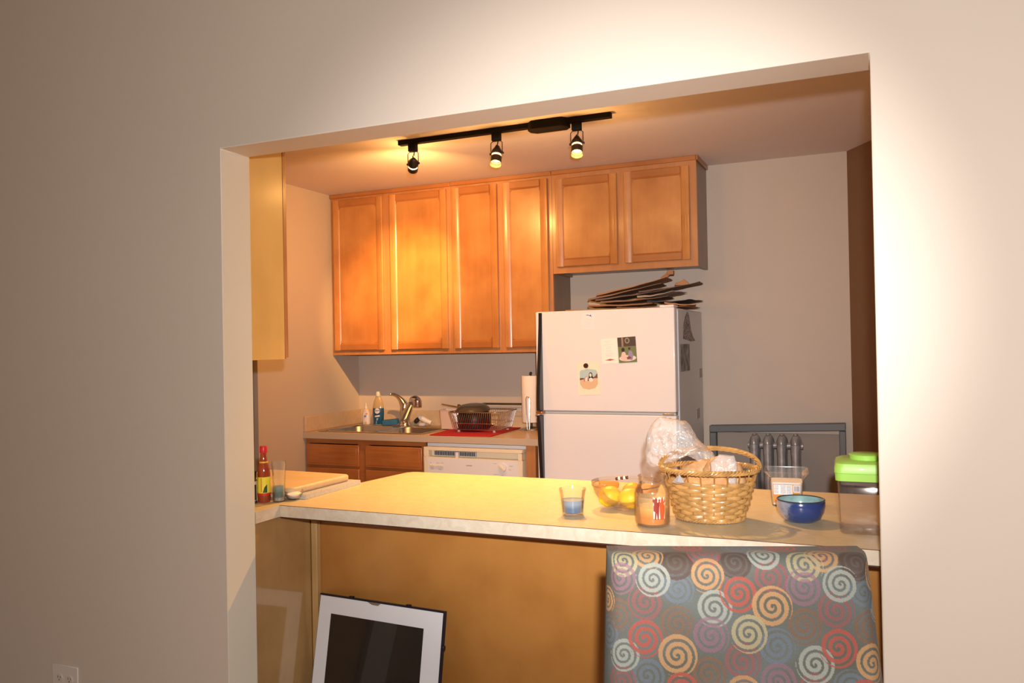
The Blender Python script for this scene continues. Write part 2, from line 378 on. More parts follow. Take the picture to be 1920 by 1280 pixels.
for bx in (.268, .652):
    mbw = MB(); mbw.add(*bowl(bx, 2.495, .172, .185, .07, .16, .9185)); rel(mbw.build('bowl', 'steel', t, smooth=True, ang=70), t)
    d = MB(); d.lathe([(.0, 0), (.03, 0), (.042, .003), (.03, .006), (.001, .004)], 24, Matrix.Translation((bx, 2.5, .7590))); rel(d.build('drain', 'chrome', t, smooth=True), t)
rim = MB()
rim.box(SX0, .096, SY0, SY1, .9145, .9185); rim.box(.824, SX1, SY0, SY1, .9145, .9185); rim.box(.096, .824, SY0, 2.31, .9145, .9185)
rim.box(.096, .824, 2.68, SY1, .9145, .9185); rim.box(.44, .48, 2.31, 2.68, .9145, .9185)
rel(rim.build('rim', 'steel', t, bevel=.0015), t)
# faucet
t = thing('faucet', (.452, 2.73, .9187), 'chrome single-lever kitchen faucet with pull-out head behind the sink', 'faucet')
b = MB(); b.lathe([(.001, 0), (.042, 0), (.043, .004), (.036, .014), (.033, .04), (.031, .10), (.031, .13), (.026, .152), (.001, .160)], 32)
b.build('body', 'chrome', t, smooth=True)
b = MB(); b.tube([(0, .0, .125), (-.010, -.004, .155), (-.025, -.008, .178), (-.048, -.012, .200), (-.075, -.016, .212), (-.098, -.02, .214)], [.029, .025, .018, .012, .009, .007], 14)
b.ball((-.098, -.02, .214), .008); b.build('lever', 'chrome', t, smooth=True)
b = MB(); b.tube([(.0, -.01, .04), (.030, -.022, .09), (.062, -.036, .135), (.085, -.048, .160)], [.033, .030, .024, .020], 14); b.build('spout', 'chrome', t, smooth=True)
b = MB(); b.tube([(.083, -.047, .158), (.105, -.062, .176), (.130, -.075, .180), (.148, -.082, .172)], [.020, .028, .030, .028], 16)
b.lathe([(.001, .0), (.028, .0), (.030, .006), (.030, .045), (.001, .05)], 20, Matrix.Translation((.150, -.083, .132))); b.build('spray_head', 'chrome', t, smooth=True)

# dishwasher
t = thing('dishwasher', (1.215, 2.5, 0), 'white dishwasher with dial and buttons under the sink counter', 'dishwasher')
rel(B(.892, 1.545, 2.262, YB - .01, .02, .868).build('body', 'white', t), t)
rel(B(.895, 1.542, 2.205, 2.260, .10, .664).build('door', 'white', t, bevel=.004), t)
b = MB()   # console with recessed handle slot
b.box(.900, 1.540, 2.200, 2.260, .668, .792); b.box(.900, 1.540, 2.200, 2.260, .832, .850)
b.box(.900, .932, 2.200, 2.260, .792, .832); b.box(1.512, 1.540, 2.200, 2.260, .792, .832); b.box(.932, 1.512, 2.238, 2.260, .792, .832)
cons = rel(b.build('console', 'cream', t, bevel=.002), t)
B(.925, 1.515, 2.1985, 2.1998, .682, .785).build('control_panel', 'white', cons)
B(.96, 1.235, 2.226, 2.2375, .800, .826).build('vent_slot', 'gasket', cons)
b = MB()
for i in range(24): b.box(.962 + i * .0113, .967 + i * .0113, 2.223, 2.2258, .802, .824)
b.build('vent_louvre', 'dark', cons)
B(1.108, 1.128, 2.205, 2.237, .790, .826).build('latch', 'white', cons, bevel=.003)
for i, x in enumerate((.944, .963, .985, 1.002, 1.019)):
    B(x, x + .015, 2.190, 2.1984, .737, .747).build('button', 'cream', cons, bevel=.002)
b = MB(); b.cyl((1.418, 2.1984, .748), (1.418, 2.188, .748), .026, .024, 32); kn = b.build('dial', 'white', cons, smooth=True)
b = MB(); b.box(-.023, .023, -.008, 0, -.006, .006, Matrix.Translation((1.418, 2.1879, .748)) @ Matrix.Rotation(R(40), 4, 'Y')); b.build('dial_grip', 'cream', kn, bevel=.002)
gm = plain('faint_print_grey', (.35, .33, .33), .6)
for (x, z, wd) in ((.942, .757, .012), (.985, .757, .020), (1.015, .757, .018), (.948, .728, .016), (.946, .720, .02), (1.0, .720, .02), (1.36, .768, .02), (1.36, .705, .03), (1.46, .757, .022), (1.455, .735, .016), (1.41, .700, .012)):
    B(x, x + wd, 2.1979, 2.1984, z, z + .0022).build('printed_line', gm, cons)
B(1.185, 1.222, 2.1979, 2.1984, .748, .753).build('logo', gm, cons)
tag(B(1.550, 1.608, 2.235, 2.80, .0, .874).build('end_panel', 'cabframe'), 'narrow maple filler panel between dishwasher and refrigerator', 'panel')

# ------------------------------------------------------------------ refrigerator
FX0, FX1, FY, FZ = 1.680, 2.446, 2.096, 1.624
t = thing('refrigerator', (2.06, 2.46, 0), 'white top-freezer refrigerator with black handles', 'refrigerator')
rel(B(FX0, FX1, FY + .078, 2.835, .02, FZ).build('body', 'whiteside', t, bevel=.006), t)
rel(B(FX0 + .012, FX1 - .012, FY + .066, FY + .0778, .04, FZ - .012).build('gasket', 'gasket', t), t)
for nm, z0, z1 in (('freezer_door', 1.085, FZ + .003), ('door', .05, 1.070)):
    d = rel(B(FX0 - .002, FX1, FY, FY + .065, z0, z1).build(nm, 'white', t, bevel=.007, bseg=3), t)
    b = MB(); n = 24; zs = (z0 + .004, z1 - .006); pts = []
    for i in range(n + 1):
        s = i / n; z = zs[0] + (zs[1] - zs[0]) * s
        q = (1 - s) if nm == 'door' else (1 - s)
        out = .006 + .050 * max(0, 1 - q * 1.5) ** 1.2 if nm == 'door' else .004 + .052 * math.sin(min(1, q) * PI * .5) ** 1.6
        pts.append((z, out))
    poly = [(FY - .0005, z) for z, o_ in pts] + [(FY - o_, z) for z, o_ in reversed(pts)]
    b.prism(poly, FX0 + .018, FX0 + .038, 'x'); h = b.build('handle', 'black', d, bevel=.002)
rel(B(FX0 + .012, FX0 + .046, FY - .05, FY + .03, 1.071, 1.084).build('handle_clip', 'bronzeclip', t, bevel=.002), t)
b = MB(); b.box(FX0 + .02, FX1 - .003, FY + .004, FY + .06, 1.0715, 1.0835); rel(b.build('divider_strip', 'gasket', t), t)
rel(B(FX1 - .07, FX1 - .012, FY - .004, FY + .0035, 1.073, 1.082).build('hinge', 'chrome', t, bevel=.001), t)
rel(B(FX1 - .08, FX1 - .005, FY + .012, FY + .11, FZ + .0035, FZ + .016).build('hinge_cover', 'white', t, bevel=.004), t)
rel(B(FX1 - .0005, FX1 + .003, FY + .072, FY + .080, .05, FZ - .01).build('edge_trim', plain('pale_blue_trim', (.62, .68, .78), .3), t), t)

# magnets, photos and cards on the refrigerator
paper = plain('paper_white', (.86, .82, .76), .7); paperc = plain('paper_cream', (.85, .76, .60), .7)
def frot(deg): return (0, R(deg), 0)
def card(name, cx, cz, w_, h_, deg, mat, label, cat='card', y=FY - .0012, grp=None):
    t = thing(name, (cx, y, cz), label, cat, grp); t.rotation_euler = frot(deg)
    B(-w_ / 2, w_ / 2, -.0002, .0008, -h_ / 2, h_ / 2).build('paper', mat, t)
    return t
def flat(parent, name, poly, c, y=-.0004, rough=.6):
    b = MB(); b.prism(poly, y - .0002, y, 'y')
    return b.build(name, plain(name + '_ink', c, rough), parent)
def ell(cx, cz, a, b_, n=20, rot=0):
    return [(cx + a * math.cos(2 * PI * k / n) * math.cos(rot) - b_ * math.sin(2 * PI * k / n) * math.sin(rot), cz + a * math.cos(2 * PI * k / n) * math.sin(rot) + b_ * math.sin(2 * PI * k / n) * math.cos(rot)) for k in range(n)]
t = card('greeting_card', 2.0975, 1.4065, .088, .132, -3, paper, 'white printed card with faint lines of writing on the freezer door')
ink = plain('pink_grey_ink', (.62, .45, .42), .7)
b = MB()
for k, (w_, z) in enumerate(((.045, .050), (.036, .042), (.050, .032), (.030, .022), (.034, .014), (.038, .004), (.030, -.004), (.048, -.014), (.042, -.021), (.030, -.028))):
    n = max(3, int(w_ / .006)); x = -w_ / 2
    for q in range(n):
        l = random.uniform(.003, .0055); b.box(x, x + l, -.0005, -.0002, z, z + .0013); x += l + .0015
b.build('writing', ink, t)
flat(t, 'red_flourish', [(-.028, -.048), (-.01, -.044), (0, -.041), (.012, -.044), (.028, -.047), (.012, -.050), (0, -.052), (-.012, -.050)], (.45, .12, .1))
t = card('photo_card', 2.1945, 1.4115, .098, .134, -3, plain('photo_green', (.16, .19, .08), .35), 'glossy photo of two people sitting on grass, on the freezer door', 'photo', y=FY - .0025)
flat(t, 'dark_background', [(-.049, .018), (.049, .018), (.049, .067), (-.049, .067)], (.07, .045, .035))
flat(t, 'tree_trunk', [(-.028, .018), (-.018, .018), (-.018, .067), (-.028, .067)], (.28, .2, .15), -.0007)
flat(t, 'hanging_wreath', ell(.003, .048, .013, .015), (.32, .27, .16), -.0007)
flat(t, 'wreath_gap', ell(.003, .048, .008, .010), (.08, .06, .04), -.001)
flat(t, 'blanket', ell(0, -.044, .046, .016), (.68, .62, .56), -.0007)
flat(t, 'seated_figure', [(-.038, -.045), (-.03, -.015), (-.022, -.008), (-.012, -.012), (-.006, -.03), (.0, -.055), (-.02, -.058)], (.72, .5, .45), -.001)
flat(t, 'seated_figure', [(.0, -.045), (.006, -.012), (.014, -.004), (.024, -.008), (.032, -.03), (.024, -.056), (.004, -.05)], (.28, .24, .36), -.001)
flat(t, 'dark_hair', ell(-.022, .001, .009, .011), (.03, .015, .012), -.0013); flat(t, 'dark_hair', ell(.012, .006, .007, .007), (.06, .03, .02), -.0013)
flat(t, 'brown_legs', [(-.006, -.04), (.012, -.034), (.022, -.044), (.0, -.052)], (.2, .07, .04), -.0013)
t = card('illustrated_card', 1.980, 1.262, .124, .176, -2, paperc, 'cream picture card with two seated figures, held by the round magnet', 'card')
flat(t, 'painted_sky', [(-.050, .0), (-.050, .033), (-.042, .045), (0, .050), (.042, .045), (.050, .033), (.050, .0)], (.42, .56, .55))
flat(t, 'painted_sand', [(-.050, .0), (.050, .0), (.050, -.03), (.035, -.052), (0, -.060), (-.035, -.052), (-.050, -.03)], (.68, .46, .28))
flat(t, 'dark_rocks', [(.020, .0), (.050, .0), (.050, .024), (.044, .022), (.038, .012)], (.16, .07, .06), -.0007)
flat(t, 'dark_rocks', [(-.050, -.008), (-.02, -.002), (-.03, .003), (-.050, .003)], (.12, .05, .05), -.0007)
flat(t, 'dark_figure', [(-.006, -.012), (.0, .006), (.004, .028), (.012, .033), (.020, .028), (.022, .010), (.028, .004), (.020, -.010), (.010, -.018)], (.03, .015, .02), -.001)
flat(t, 'pale_face', ell(.011, .017, .006, .010), (.85, .70, .58), -.0013)
flat(t, 'pale_dress', ell(.012, -.008, .012, .011), (.82, .72, .68), -.0013)
flat(t, 'pink_figure', [(-.030, -.014), (-.022, .004), (-.014, .012), (-.008, .010), (-.006, -.006), (-.016, -.018)], (.55, .2, .2), -.001)
flat(t, 'pale_figure', ell(-.014, -.004, .006, .013, rot=-.2), (.85, .70, .60), -.0013)
b = MB(); b.cyl((0, 0, 0), (0, -.006, 0), .0135, .0125, 28); o = b.build('round_magnet', plain('dark_red_brown', (.05, .015, .012), .35), smooth=True, loc=(1.966, FY - .0028, 1.330))
tag(o, 'small round dark magnet at the top of the cream picture card', 'magnet')
t = card('note_sheet', 1.982, 1.568, .075, .085, 5, plain('paper_note', (.77, .745, .75), .6), 'white note with a small blue bird drawing at the top of the freezer door', 'note')
flat(t, 'blue_bird', [(-.018, .030), (-.004, .034), (.008, .031), (.014, .036), (.016, .028), (.022, .022), (.012, .027), (.0, .030)], (.04, .05, .30))
b = MB()
for k, z in enumerate((.012, .0, -.008, -.018, -.028)):
    x = -.022 + .004 * (k % 2)
    for q in range(5): b.box(x, x + .006, -.0005, -.0002, z - q * .0008, z + .0012 - q * .0008); x += .008
b.build('writing', plain('grey_blue_ink', (.52, .50, .54), .6), t)
# things on the fridge's right side (plane X = FX1)
def side_thing(name, cy, cz, poly, mat, label, cat, th=.0015):
    b = MB(); b.prism(poly, 0, th, 'x'); o = b.build(name, mat); o.location = (FX1 + .0006, cy, cz); return tag(o, label, cat)
mm, nt, bb = new_mat('striped_picture_print')
v = coords(nt, (30, 30, 60)); wv = N(nt, 'ShaderNodeTexNoise', Scale=1.0, Detail=4.0, Distortion=2.0); nt.links.new(v, wv.inputs[0])
r = ramp(nt, [(.38, (.02, .018, .016)), (.48, (.10, .05, .04)), (.56, (.42, .38, .35)), (.62, (.08, .1, .07))]); nt.links.new(wv.outputs[0], r.inputs[0]); nt.links.new(r.outputs[0], bb.inputs[0])
side_thing('cutout_magnet', 2.45, 1.50, [(-.155, -.035), (-.14, .04), (-.09, .085), (-.03, .115), (.01, .09), (.05, .02), (.10, -.02), (.17, -.045), (.05, -.05)], mm, 'dark curved cut-out magnet high on the refrigerator side', 'magnet')
mm2, nt, bb = new_mat('grey_photo_print')
v = coords(nt, (18, 18, 18)); wv = N(nt, 'ShaderNodeTexNoise', Scale=1.2, Detail=5.0); nt.links.new(v, wv.inputs[0])
r = ramp(nt, [(.35, (.03, .03, .03)), (.55, (.16, .15, .14)), (.68, (.30, .29, .27)), (.74, (.25, .2, .03))]); nt.links.new(wv.outputs[0], r.inputs[0]); nt.links.new(r.outputs[0], bb.inputs[0])
side_thing('side_photo', 2.338, 1.363, [(-.118, -.073), (.118, -.073), (.118, .073), (-.118, .073)], mm2, 'dark grey photo on the refrigerator side, under the cut-out magnet', 'photo', .001)
tagm = plain('grey_magnet_card', (.33, .28, .25), .5)
side_thing('small_magnet', 2.755, 1.265, [(-.045, -.026), (.045, -.026), (.045, .026), (-.045, .026)], tagm, 'small grey rectangular magnet level with the dark photo, near the rear edge', 'magnet', .003)
side_thing('small_magnet', 2.66, 1.035, [(-.045, -.03), (.045, -.024), (.045, .03), (-.045, .024)], tagm, 'small grey magnet lowest on the refrigerator side', 'magnet', .003)

# ------------------------------------------------------------------ stack of flattened paper bags on the fridge
kraft = [plain('kraft_paper', c, .8, bump=.2, bscale=80, var=.12, vscale=8) for c in ((.36, .165, .075), (.27, .145, .08), (.17, .105, .07), (.42, .20, .09), (.06, .055, .06), (.42, .33, .26))]
HMAP = {}
def sheet(x, y, z, lx, ly, rz, tx, ty, bend, m, fold=.022, name='paper_bag', label=''):
    nx, ny = 14, 8; b = MB(); vs = []; fs = []
    ph = random.uniform(0, 6)
    for j in range(ny + 1):
        for i in range(nx + 1):
            u, v_ = i / nx - .5, j / ny - .5
            zz = bend * (u * 2) ** 2 + tx * u * lx + .0012 * math.sin(17 * u + 11 * v_ + ph) + .0015 * math.sin(6 * u + ph)
            vs.append((u * lx, v_ * ly, zz))
    n1 = len(vs)
    vs += [(a, c, d + .002 + fold * (.5 + .5 * math.cos(PI * 2 * (k % (nx + 1)) / nx * .5)) * .35) for k, (a, c, d) in enumerate(vs)]
    W = nx + 1
    for j in range(ny):
        for i in range(nx):
            q = (j * W + i, j * W + i + 1, (j + 1) * W + i + 1, (j + 1) * W + i); fs.append(q[::-1]); fs.append(tuple(k + n1 for k in q))
    for i in range(nx): fs.append((i, i + 1, i + 1 + n1, i + n1)); k = ny * W; fs.append((k + i + 1, k + i, k + i + n1, k + i + 1 + n1))
    for j in range(ny): a = j * W; fs.append((a + W, a, a + n1, a + W + n1)); a = j * W + nx; fs.append((a, a + W, a + W + n1, a + n1))
    # let the sheet down until it rests on the ones already in the pile
    cr, sr = math.cos(R(rz)), math.sin(R(rz)); cells = {}; lift = FZ + .004
    dz = -9
    for (a, c, d) in vs:
        for ox in (-.5, 0, .5):
            for oy in (-.5, 0, .5):
                key = (round((x + a * cr - c * sr) / .022 + ox), round((y + a * sr + c * cr) / .022 + oy)); cells[key] = max(cells.get(key, -9), d)
                dz = max(dz, HMAP.get(key, lift) + .0008 - d)
    z = dz
    for key, d in cells.items(): HMAP[key] = max(HMAP.get(key, -9), d + z)
    b.add(vs, fs); o = b.build(name, m, smooth=True, ang=50); o.location = (x, y, z); o.rotation_euler = (0, 0, R(rz))
    return tag(o, label, 'paper bag', 'flattened paper bags piled on the refrigerator')
BG = [
 (1.985, 2.46, .42, .30, 2, .0, .003, 3, "orange-brown flattened bag lowest at the pile's left end"),
 (2.27, 2.50, .40, .28, -4, .0, .004, 0, 'flat brown bag at the bottom right of the pile'),
 (2.08, 2.44, .36, .24, 7, .02, .004, 0, "reddish-brown bag second from the bottom at the pile's left"),
 (2.40, 2.46, .17, .20, 12, -.04, .004, 3, 'short light brown bag drooping at the lower right of the pile'),
 (2.36, 2.52, .24, .24, -9, .02, .008, 4, 'blackish crumpled bag in the right middle of the pile'),
 (2.15, 2.50, .38, .26, 5, .06, .003, 1, 'dull brown bag resting across the lower two'),
 (2.30, 2.46, .22, .18, -14, .10, .006, 5, 'pale greyish folded bag showing in the middle of the pile'),
 (2.12, 2.53, .40, .24, 4, .13, .003, 2, 'dark brown bag in the middle of the pile, sloping up to the right'),
 (2.33, 2.55, .34, .16, 3, .14, .003, 2, 'long dark bag sticking out furthest at the right of the pile'),
 (2.08, 2.54, .42, .22, 5, .19, .003, 1, 'brown bag just under the topmost one'),
 (2.12, 2.55, .40, .22, 3, .22, .002, 3, 'topmost orange-brown bag of the pile, tilted up to the right'),
]
for x, y, lx, ly, rz, tx, bend, mi, lab in BG: sheet(x, y, 0, lx, ly, rz, tx, 0, bend, kraft[mi], label=lab)
zt = max(HMAP.values())
b = MB(); b.tube([(2.275, 2.56, zt - .004), (2.30, 2.56, zt + .012), (2.316, 2.56, zt + .026)], .013, 6, flat=(.5, 1.0)); b.box(2.310, 2.346, 2.545, 2.575, zt + .018, zt + .042)
o = b.build('folded_paper_strip', kraft[0], bevel=.002); tag(o, 'short folded brown strip standing up at the top right of the paper pile', 'paper')
zf = max(v for k, v in HMAP.items() if 2.36 < k[0] * .022 < 2.44)
b = MB(); b.prism([(2.355, zf), (2.44, zf), (2.425, zf + .018), (2.405, zf + .034), (2.39, zf + .022), (2.36, zf + .014)], 2.53, 2.545, 'y')
tag(b.build('folded_paper_flap', kraft[3], bevel=.002), 'small brown flap poking up on the right part of the paper pile', 'paper')

# ------------------------------------------------------------------ radiator and its grey surround
M['grey'] = plain('grey_surround_paint', (.115, .12, .125), .45)
t = thing('radiator_surround', (2.85, 2.84, .0), 'dark grey frame around the radiator on the back wall', 'radiator surround')
b = MB(); b.prism([(2.484, .955), (3.228, .982), (3.228, .940), (2.484, .915)], 2.800, YB - .001, 'y'); rel(b.build('top_rail', 'grey', t, bevel=.004), t)
rel(B(2.484, 2.522, 2.800, YB - .001, .0, .914).build('side_rail', 'grey', t, bevel=.004), t)
rel(B(3.194, 3.228, 2.800, YB - .001, .0, .938).build('side_rail', 'grey', t, bevel=.004), t)
rel(B(2.524, 3.192, YB - .012, YB - .002, .0, .914).build('niche_shade_panel', plain('niche_shade_grey_beige', (.30, .255, .22), .7), t), t)  # wall inside the frame, coloured darker to stand for a recess in shade
t = thing('radiator', (2.86, 2.72, 0), 'old silver-grey cast-iron column radiator inside the grey surround', 'radiator')
rad = plain('silver_radiator_paint', (.36, .36, .37), .38, metal=.45, bump=.5, bscale=45, var=.2, vscale=25)
for i in range(4):
    x = 2.755 + i * .073; b = MB()
    for yy in (2.655, 2.71, 2.765):
        b.tube([(x, yy, .06), (x, yy, .12), (x, yy, .80), (x, yy, .87)], [.018, .022, .022, .026], 14)
    b.ball((x, 2.71, .875), .030, .075, .048); b.ball((x, 2.71, .09), .030, .075, .045)
    b.cyl((x - .037, 2.71, .86), (x + .037, 2.71, .86), .018); b.cyl((x - .037, 2.71, .10), (x + .037, 2.71, .10), .018)
    b.tube([(x, 2.66, .02), (x, 2.66, .07)], .02, 10); b.tube([(x, 2.76, .0), (x, 2.76, .07)], .02, 10)
    b.ball((x, 2.70, .923), .012, .03, .008)
    rel(b.build('column', rad, t, smooth=True, ang=60), t)

# ------------------------------------------------------------------ track light
t = thing('track_light', (1.744, 1.515, ZC), 'black ceiling track light with three spot heads', 'track light')
rel(B(1.185, 2.303, 1.497, 1.533, ZC - .024, ZC - .0005).build('track', 'trackblack', t, bevel=.002), t)
b = MB(); b.prism([(1.925, 1.470), (2.075, 1.470), (2.10, 1.497), (2.10, 1.533), (2.075, 1.560), (1.925, 1.560), (1.90, 1.533), (1.90, 1.497)], ZC - .042, ZC - .0005, 'z'); rel(b.build('power_feed', 'trackblack', t, bevel=.003), t)
bulbm = emit('lit_bulb', (1, .72, .38), 30); ringm = emit('lit_ring', (1, .5, .22), 3.5)
def head(x, direction, big, zc=2.372):
    hd = rel(B(x - .021, x + .021, 1.500, 1.530, ZC - .062, ZC - .0245).build('adapter', 'trackblack', t, bevel=.002), t)
    b = MB(); zt = ZC - .063
    b.tube([(x - .030, 1.515, zc + .002), (x - .030, 1.515, zt - .008), (x - .020, 1.515, zt), (x + .020, 1.515, zt), (x + .030, 1.515, zt - .008), (x + .030, 1.515, zc + .002)], .0022, 8); b.build('yoke', 'bronze', hd, smooth=True)
    b = MB(); b.tube([(x + .008, 1.515, zt), (x + .006, 1.512, zt - .02), (x - .002, 1.516, zc + .042), (x, 1.515, zc + .025)], .0032, 8); b.build('cord', 'black', hd, smooth=True)
    d = Vector(direction).normalized(); q = d.to_track_quat('Z', 'Y').to_matrix().to_4x4(); X = Matrix.Translation((x, 1.515, zc)) @ q
    b = MB(); b.lathe([(.006, -.042), (.010, -.040), (.016, -.028), (.0255, -.012), (.027, -.002), (.027, .004), (.0245, .006), (.0225, .004), (.020, -.006), (.003, -.030)], 28, X, closed=True); b.build('socket_cup', 'bronze', hd, smooth=True)
    b = MB(); b.surf([(.0248, .0165), (.0265, .018), (.0265, .049), (.0248, .050), (.0246, .018)], 28, X); b.build('shade_ring', 'bronze', hd, smooth=True)
    b = MB(); b.surf([(.0235, .0062), (.0235, .0163)], 28, X); b.build('glow_band', ringm, hd, smooth=True)
    b = MB(); b.lathe([(.001, .002), (.014, .006), (.0215, .024), (.0225, .033), (.001, .037)], 24, X); b.build('bulb', bulbm, hd, smooth=True)
    b = MB(); b.surf([(.0262, .050), (.0262, .062)], 28, X); b.build('glass_lip', GL, hd, smooth=True)
    for sx in (-1, 1):
        b = MB(); b.cyl((x + sx * .026, 1.515, zc), (x + sx * .036, 1.515, zc), .0055, seg=12); b.build('pivot_knob', 'bronze', hd, smooth=True)
    return Vector((x, 1.515, zc)) + d * .068, d
GL = plain('amber_glass_lip', (.75, .35, .12), .2, alpha=.25)
TP = 230
for (x, dr, pw, sz) in ((1.263, (-.68, 1.03, -.54), TP * .92, 44), (1.728, (.02, -.30, -.95), TP * .62, 84), (2.137, (.10, -.34, -.92), TP * .62, 76)):
    p, d = head(x, dr, False)
    spot('track_bulb_light', p, p + d, pw, TUNG, sz, .9, .012)
    spot('track_bulb_wide_light', p, p + d, TP * (.27 if x < 1.5 else .12), TUNG, 150, 1.0, .012)
    l = bpy.data.lights.new('bulb_spill', 'POINT'); l.energy = 4; l.color = TUNG; l.shadow_soft_size = .02
    o = bpy.data.objects.new('bulb_spill', l); col.objects.link(o); o.location = p + d * .02

# ------------------------------------------------------------------ bar and left counter
ZB, TB, YBF, YBB = .8874, .0415, .2657, 1.099
t = thing('breakfast_bar', (2.4, .8, 0), 'maple-panelled breakfast bar filling the opening', 'bar')
rel(B(1.404, 3.60, .49, 1.04, .0, ZB - TB - .004).build('front_panel', 'barwood', t), t)
rel(B(1.402, 1.428, .464, .489, .0, ZB - TB - .004).build('corner_post', wood('pale_corner_post', (.48, .29, .11), (.60, .38, .16), axis=2), t, bevel=.002), t)
b = MB()
for x in (1.62, 1.735, 1.85, 2.06, 2.35, 2.62, 2.9, 3.15): b.ball((x, .4900, .715 + .008 * math.sin(x * 9)), .0025, .0012, .0025, 10, 6)
rel(b.build('nail_head', 'barwood', t), t)
rel(B(1.43, 3.60, .4893, .4899, .8305, .8415).build('painted_shadow_strip', 'dark', t), t)  # dark strip on the panel face, paints the shadow line under the bar top
t = thing('bar_countertop', (2.5, .68, ZB - TB), 'speckled cream laminate bar top crossing the opening', 'countertop')
b = MB(); b.prism([(1.4225, YBF), (3.60, YBF), (3.60, YBB), (1.50, YBB), (1.478, YBB - .008), (1.462, YBB - .03), (1.4225, .78)], ZB - TB, ZB, 'z'); top = rel(b.build('top', 'lam', t), t)
rel(B(1.4225, 3.60, YBF - .0016, YBF - .0002, ZB - TB + .0005, ZB - .0012).build('edge_band', 'lamedge', t), t)
rel(B(1.4225, 3.60, YBF - .0019, YBF - .0001, ZB - .0011, ZB + .0003).build('top_seam', plain('dark_red_seam', (.10, .03, .02), .6), t), t)
rel(B(1.4225, 3.60, YBF + .001, YBF + .012, ZB - TB - .004, ZB - TB - .0003).build('bottom_seam', plain('dark_red_underside', (.06, .02, .015), .6), t), t)
t = thing('side_countertop', (1.0, .45, ZB - TB), 'short laminate counter behind the left jamb, meeting the bar at a corner', 'countertop')
rel(B(.60, 1.4205, T + .001, .765, ZB - TB, ZB).build('top', 'lam', t), t)
rel(B(1.4206, 1.4220, T + .001, YBF - .002, ZB - TB + .0005, ZB - .0008).build('edge_band', 'lamedge', t), t)
t = thing('side_base_cabinet', (1.0, .4, 0), 'glossy maple end of the base cabinet under the left counter', 'kitchen cabinet')
rel(B(.62, 1.380, T + .001, .72, .0, ZB - TB - .001).build('body', 'barwood', t), t)
rel(B(1.381, 1.400, T + .001, .463, .0, ZB - TB - .001).build('end_panel', 'barside', t, bevel=.001), t)

# ------------------------------------------------------------------ picture frame leaning on the bar panel
t = thing('clip_picture_frame', (1.725, .325, .012), 'white-matted dark picture in a thin black clip frame, leaning on the bar panel', 'picture frame')
t.rotation_euler = (R(-11.5), R(-1.5), R(-7))
W_, H_ = .570, .522
B(-W_ / 2, W_ / 2, .003, .010, 0, H_).build('backing_board', 'black', t)
b = MB()
mi = (-.225, .205, .10, .460)   # opening of mat x0 x1 z0 z1
b.box(-W_ / 2 + .001, mi[0], .0012, .0028, .001, H_ - .002); b.box(mi[1], W_ / 2 - .001, .0012, .0028, .001, H_ - .002)
b.box(mi[0], mi[1], .0012, .0028, .001, mi[2]); b.box(mi[0], mi[1], .0012, .0028, mi[3], H_ - .002); b.build('mat', plain('mat_board_white', (.86, .88, .93), .6), t)
B(mi[0], mi[1], .0020, .0029, mi[2], mi[3]).build('picture', plain('dark_print', (.018, .013, .012), .35), t)
gm_ = glassy('frame_glass', rough=.01, tint=.0, spec=.5)
B(-W_ / 2, W_ / 2, -.0012, .0010, 0, H_).build('glass_sheet', gm_, t)
bl = plain('black_blue_edge', (.01, .012, .03), .4)
e = MB(); e.box(-W_ / 2 - .0018, -W_ / 2 - .0003, .003, .012, 0, H_ + .005); e.box(W_ / 2 + .0003, W_ / 2 + .0045, -.003, .012, 0, H_ + .005); e.box(-W_ / 2 - .0002, W_ / 2 + .0002, -.002, .012, H_ + .0004, H_ + .005)
e.build('frame_edge', bl, t)
for x in (-.135, .13):
    B(x - .008, x + .008, -.003, .013, H_ + .0052, H_ + .010).build('clip', 'black', t, bevel=.002)
B(W_ / 2 + .0048, W_ / 2 + .010, -.003, .013, .40, .415).build('clip', 'black', t, bevel=.002)
b = MB(); b.prism([(-.055, H_ - .0005), (.01, H_ - .0005), (-.002, H_ - .010), (-.030, H_ - .009)], -.0032, -.0013, 'y'); b.build('hanger_clip', 'steel', t)

# ------------------------------------------------------------------ outlet
t = thing('wall_outlet', (.658, 0, .243), 'white double outlet plate low on the dining wall', 'outlet')
B(-.067, .067, -.006, -.0005, -.067, .067).build('cover_plate', plain('outlet_plate', (.74, .68, .62), .4), t, bevel=.003)
for sx in (-.026, .026):
    for sz in (-.020, .020):
        b = MB(); b.prism(ell(sx, sz, .0165, .0145, 24), -.0085, -.0062, 'y'); rc = b.build('receptacle', plain('receptacle_white', (.70, .64, .58), .4), t, bevel=.0006)
        b = MB(); b.box(sx - .007, sx - .005, -.009, -.0086, sz - .001, sz + .007); b.box(sx + .005, sx + .007, -.009, -.0086, sz - .001, sz + .006); b.prism(ell(sx, sz - .007, .0022, .0022, 10), -.009, -.0086, 'y'); b.build('slots', 'dark', rc)

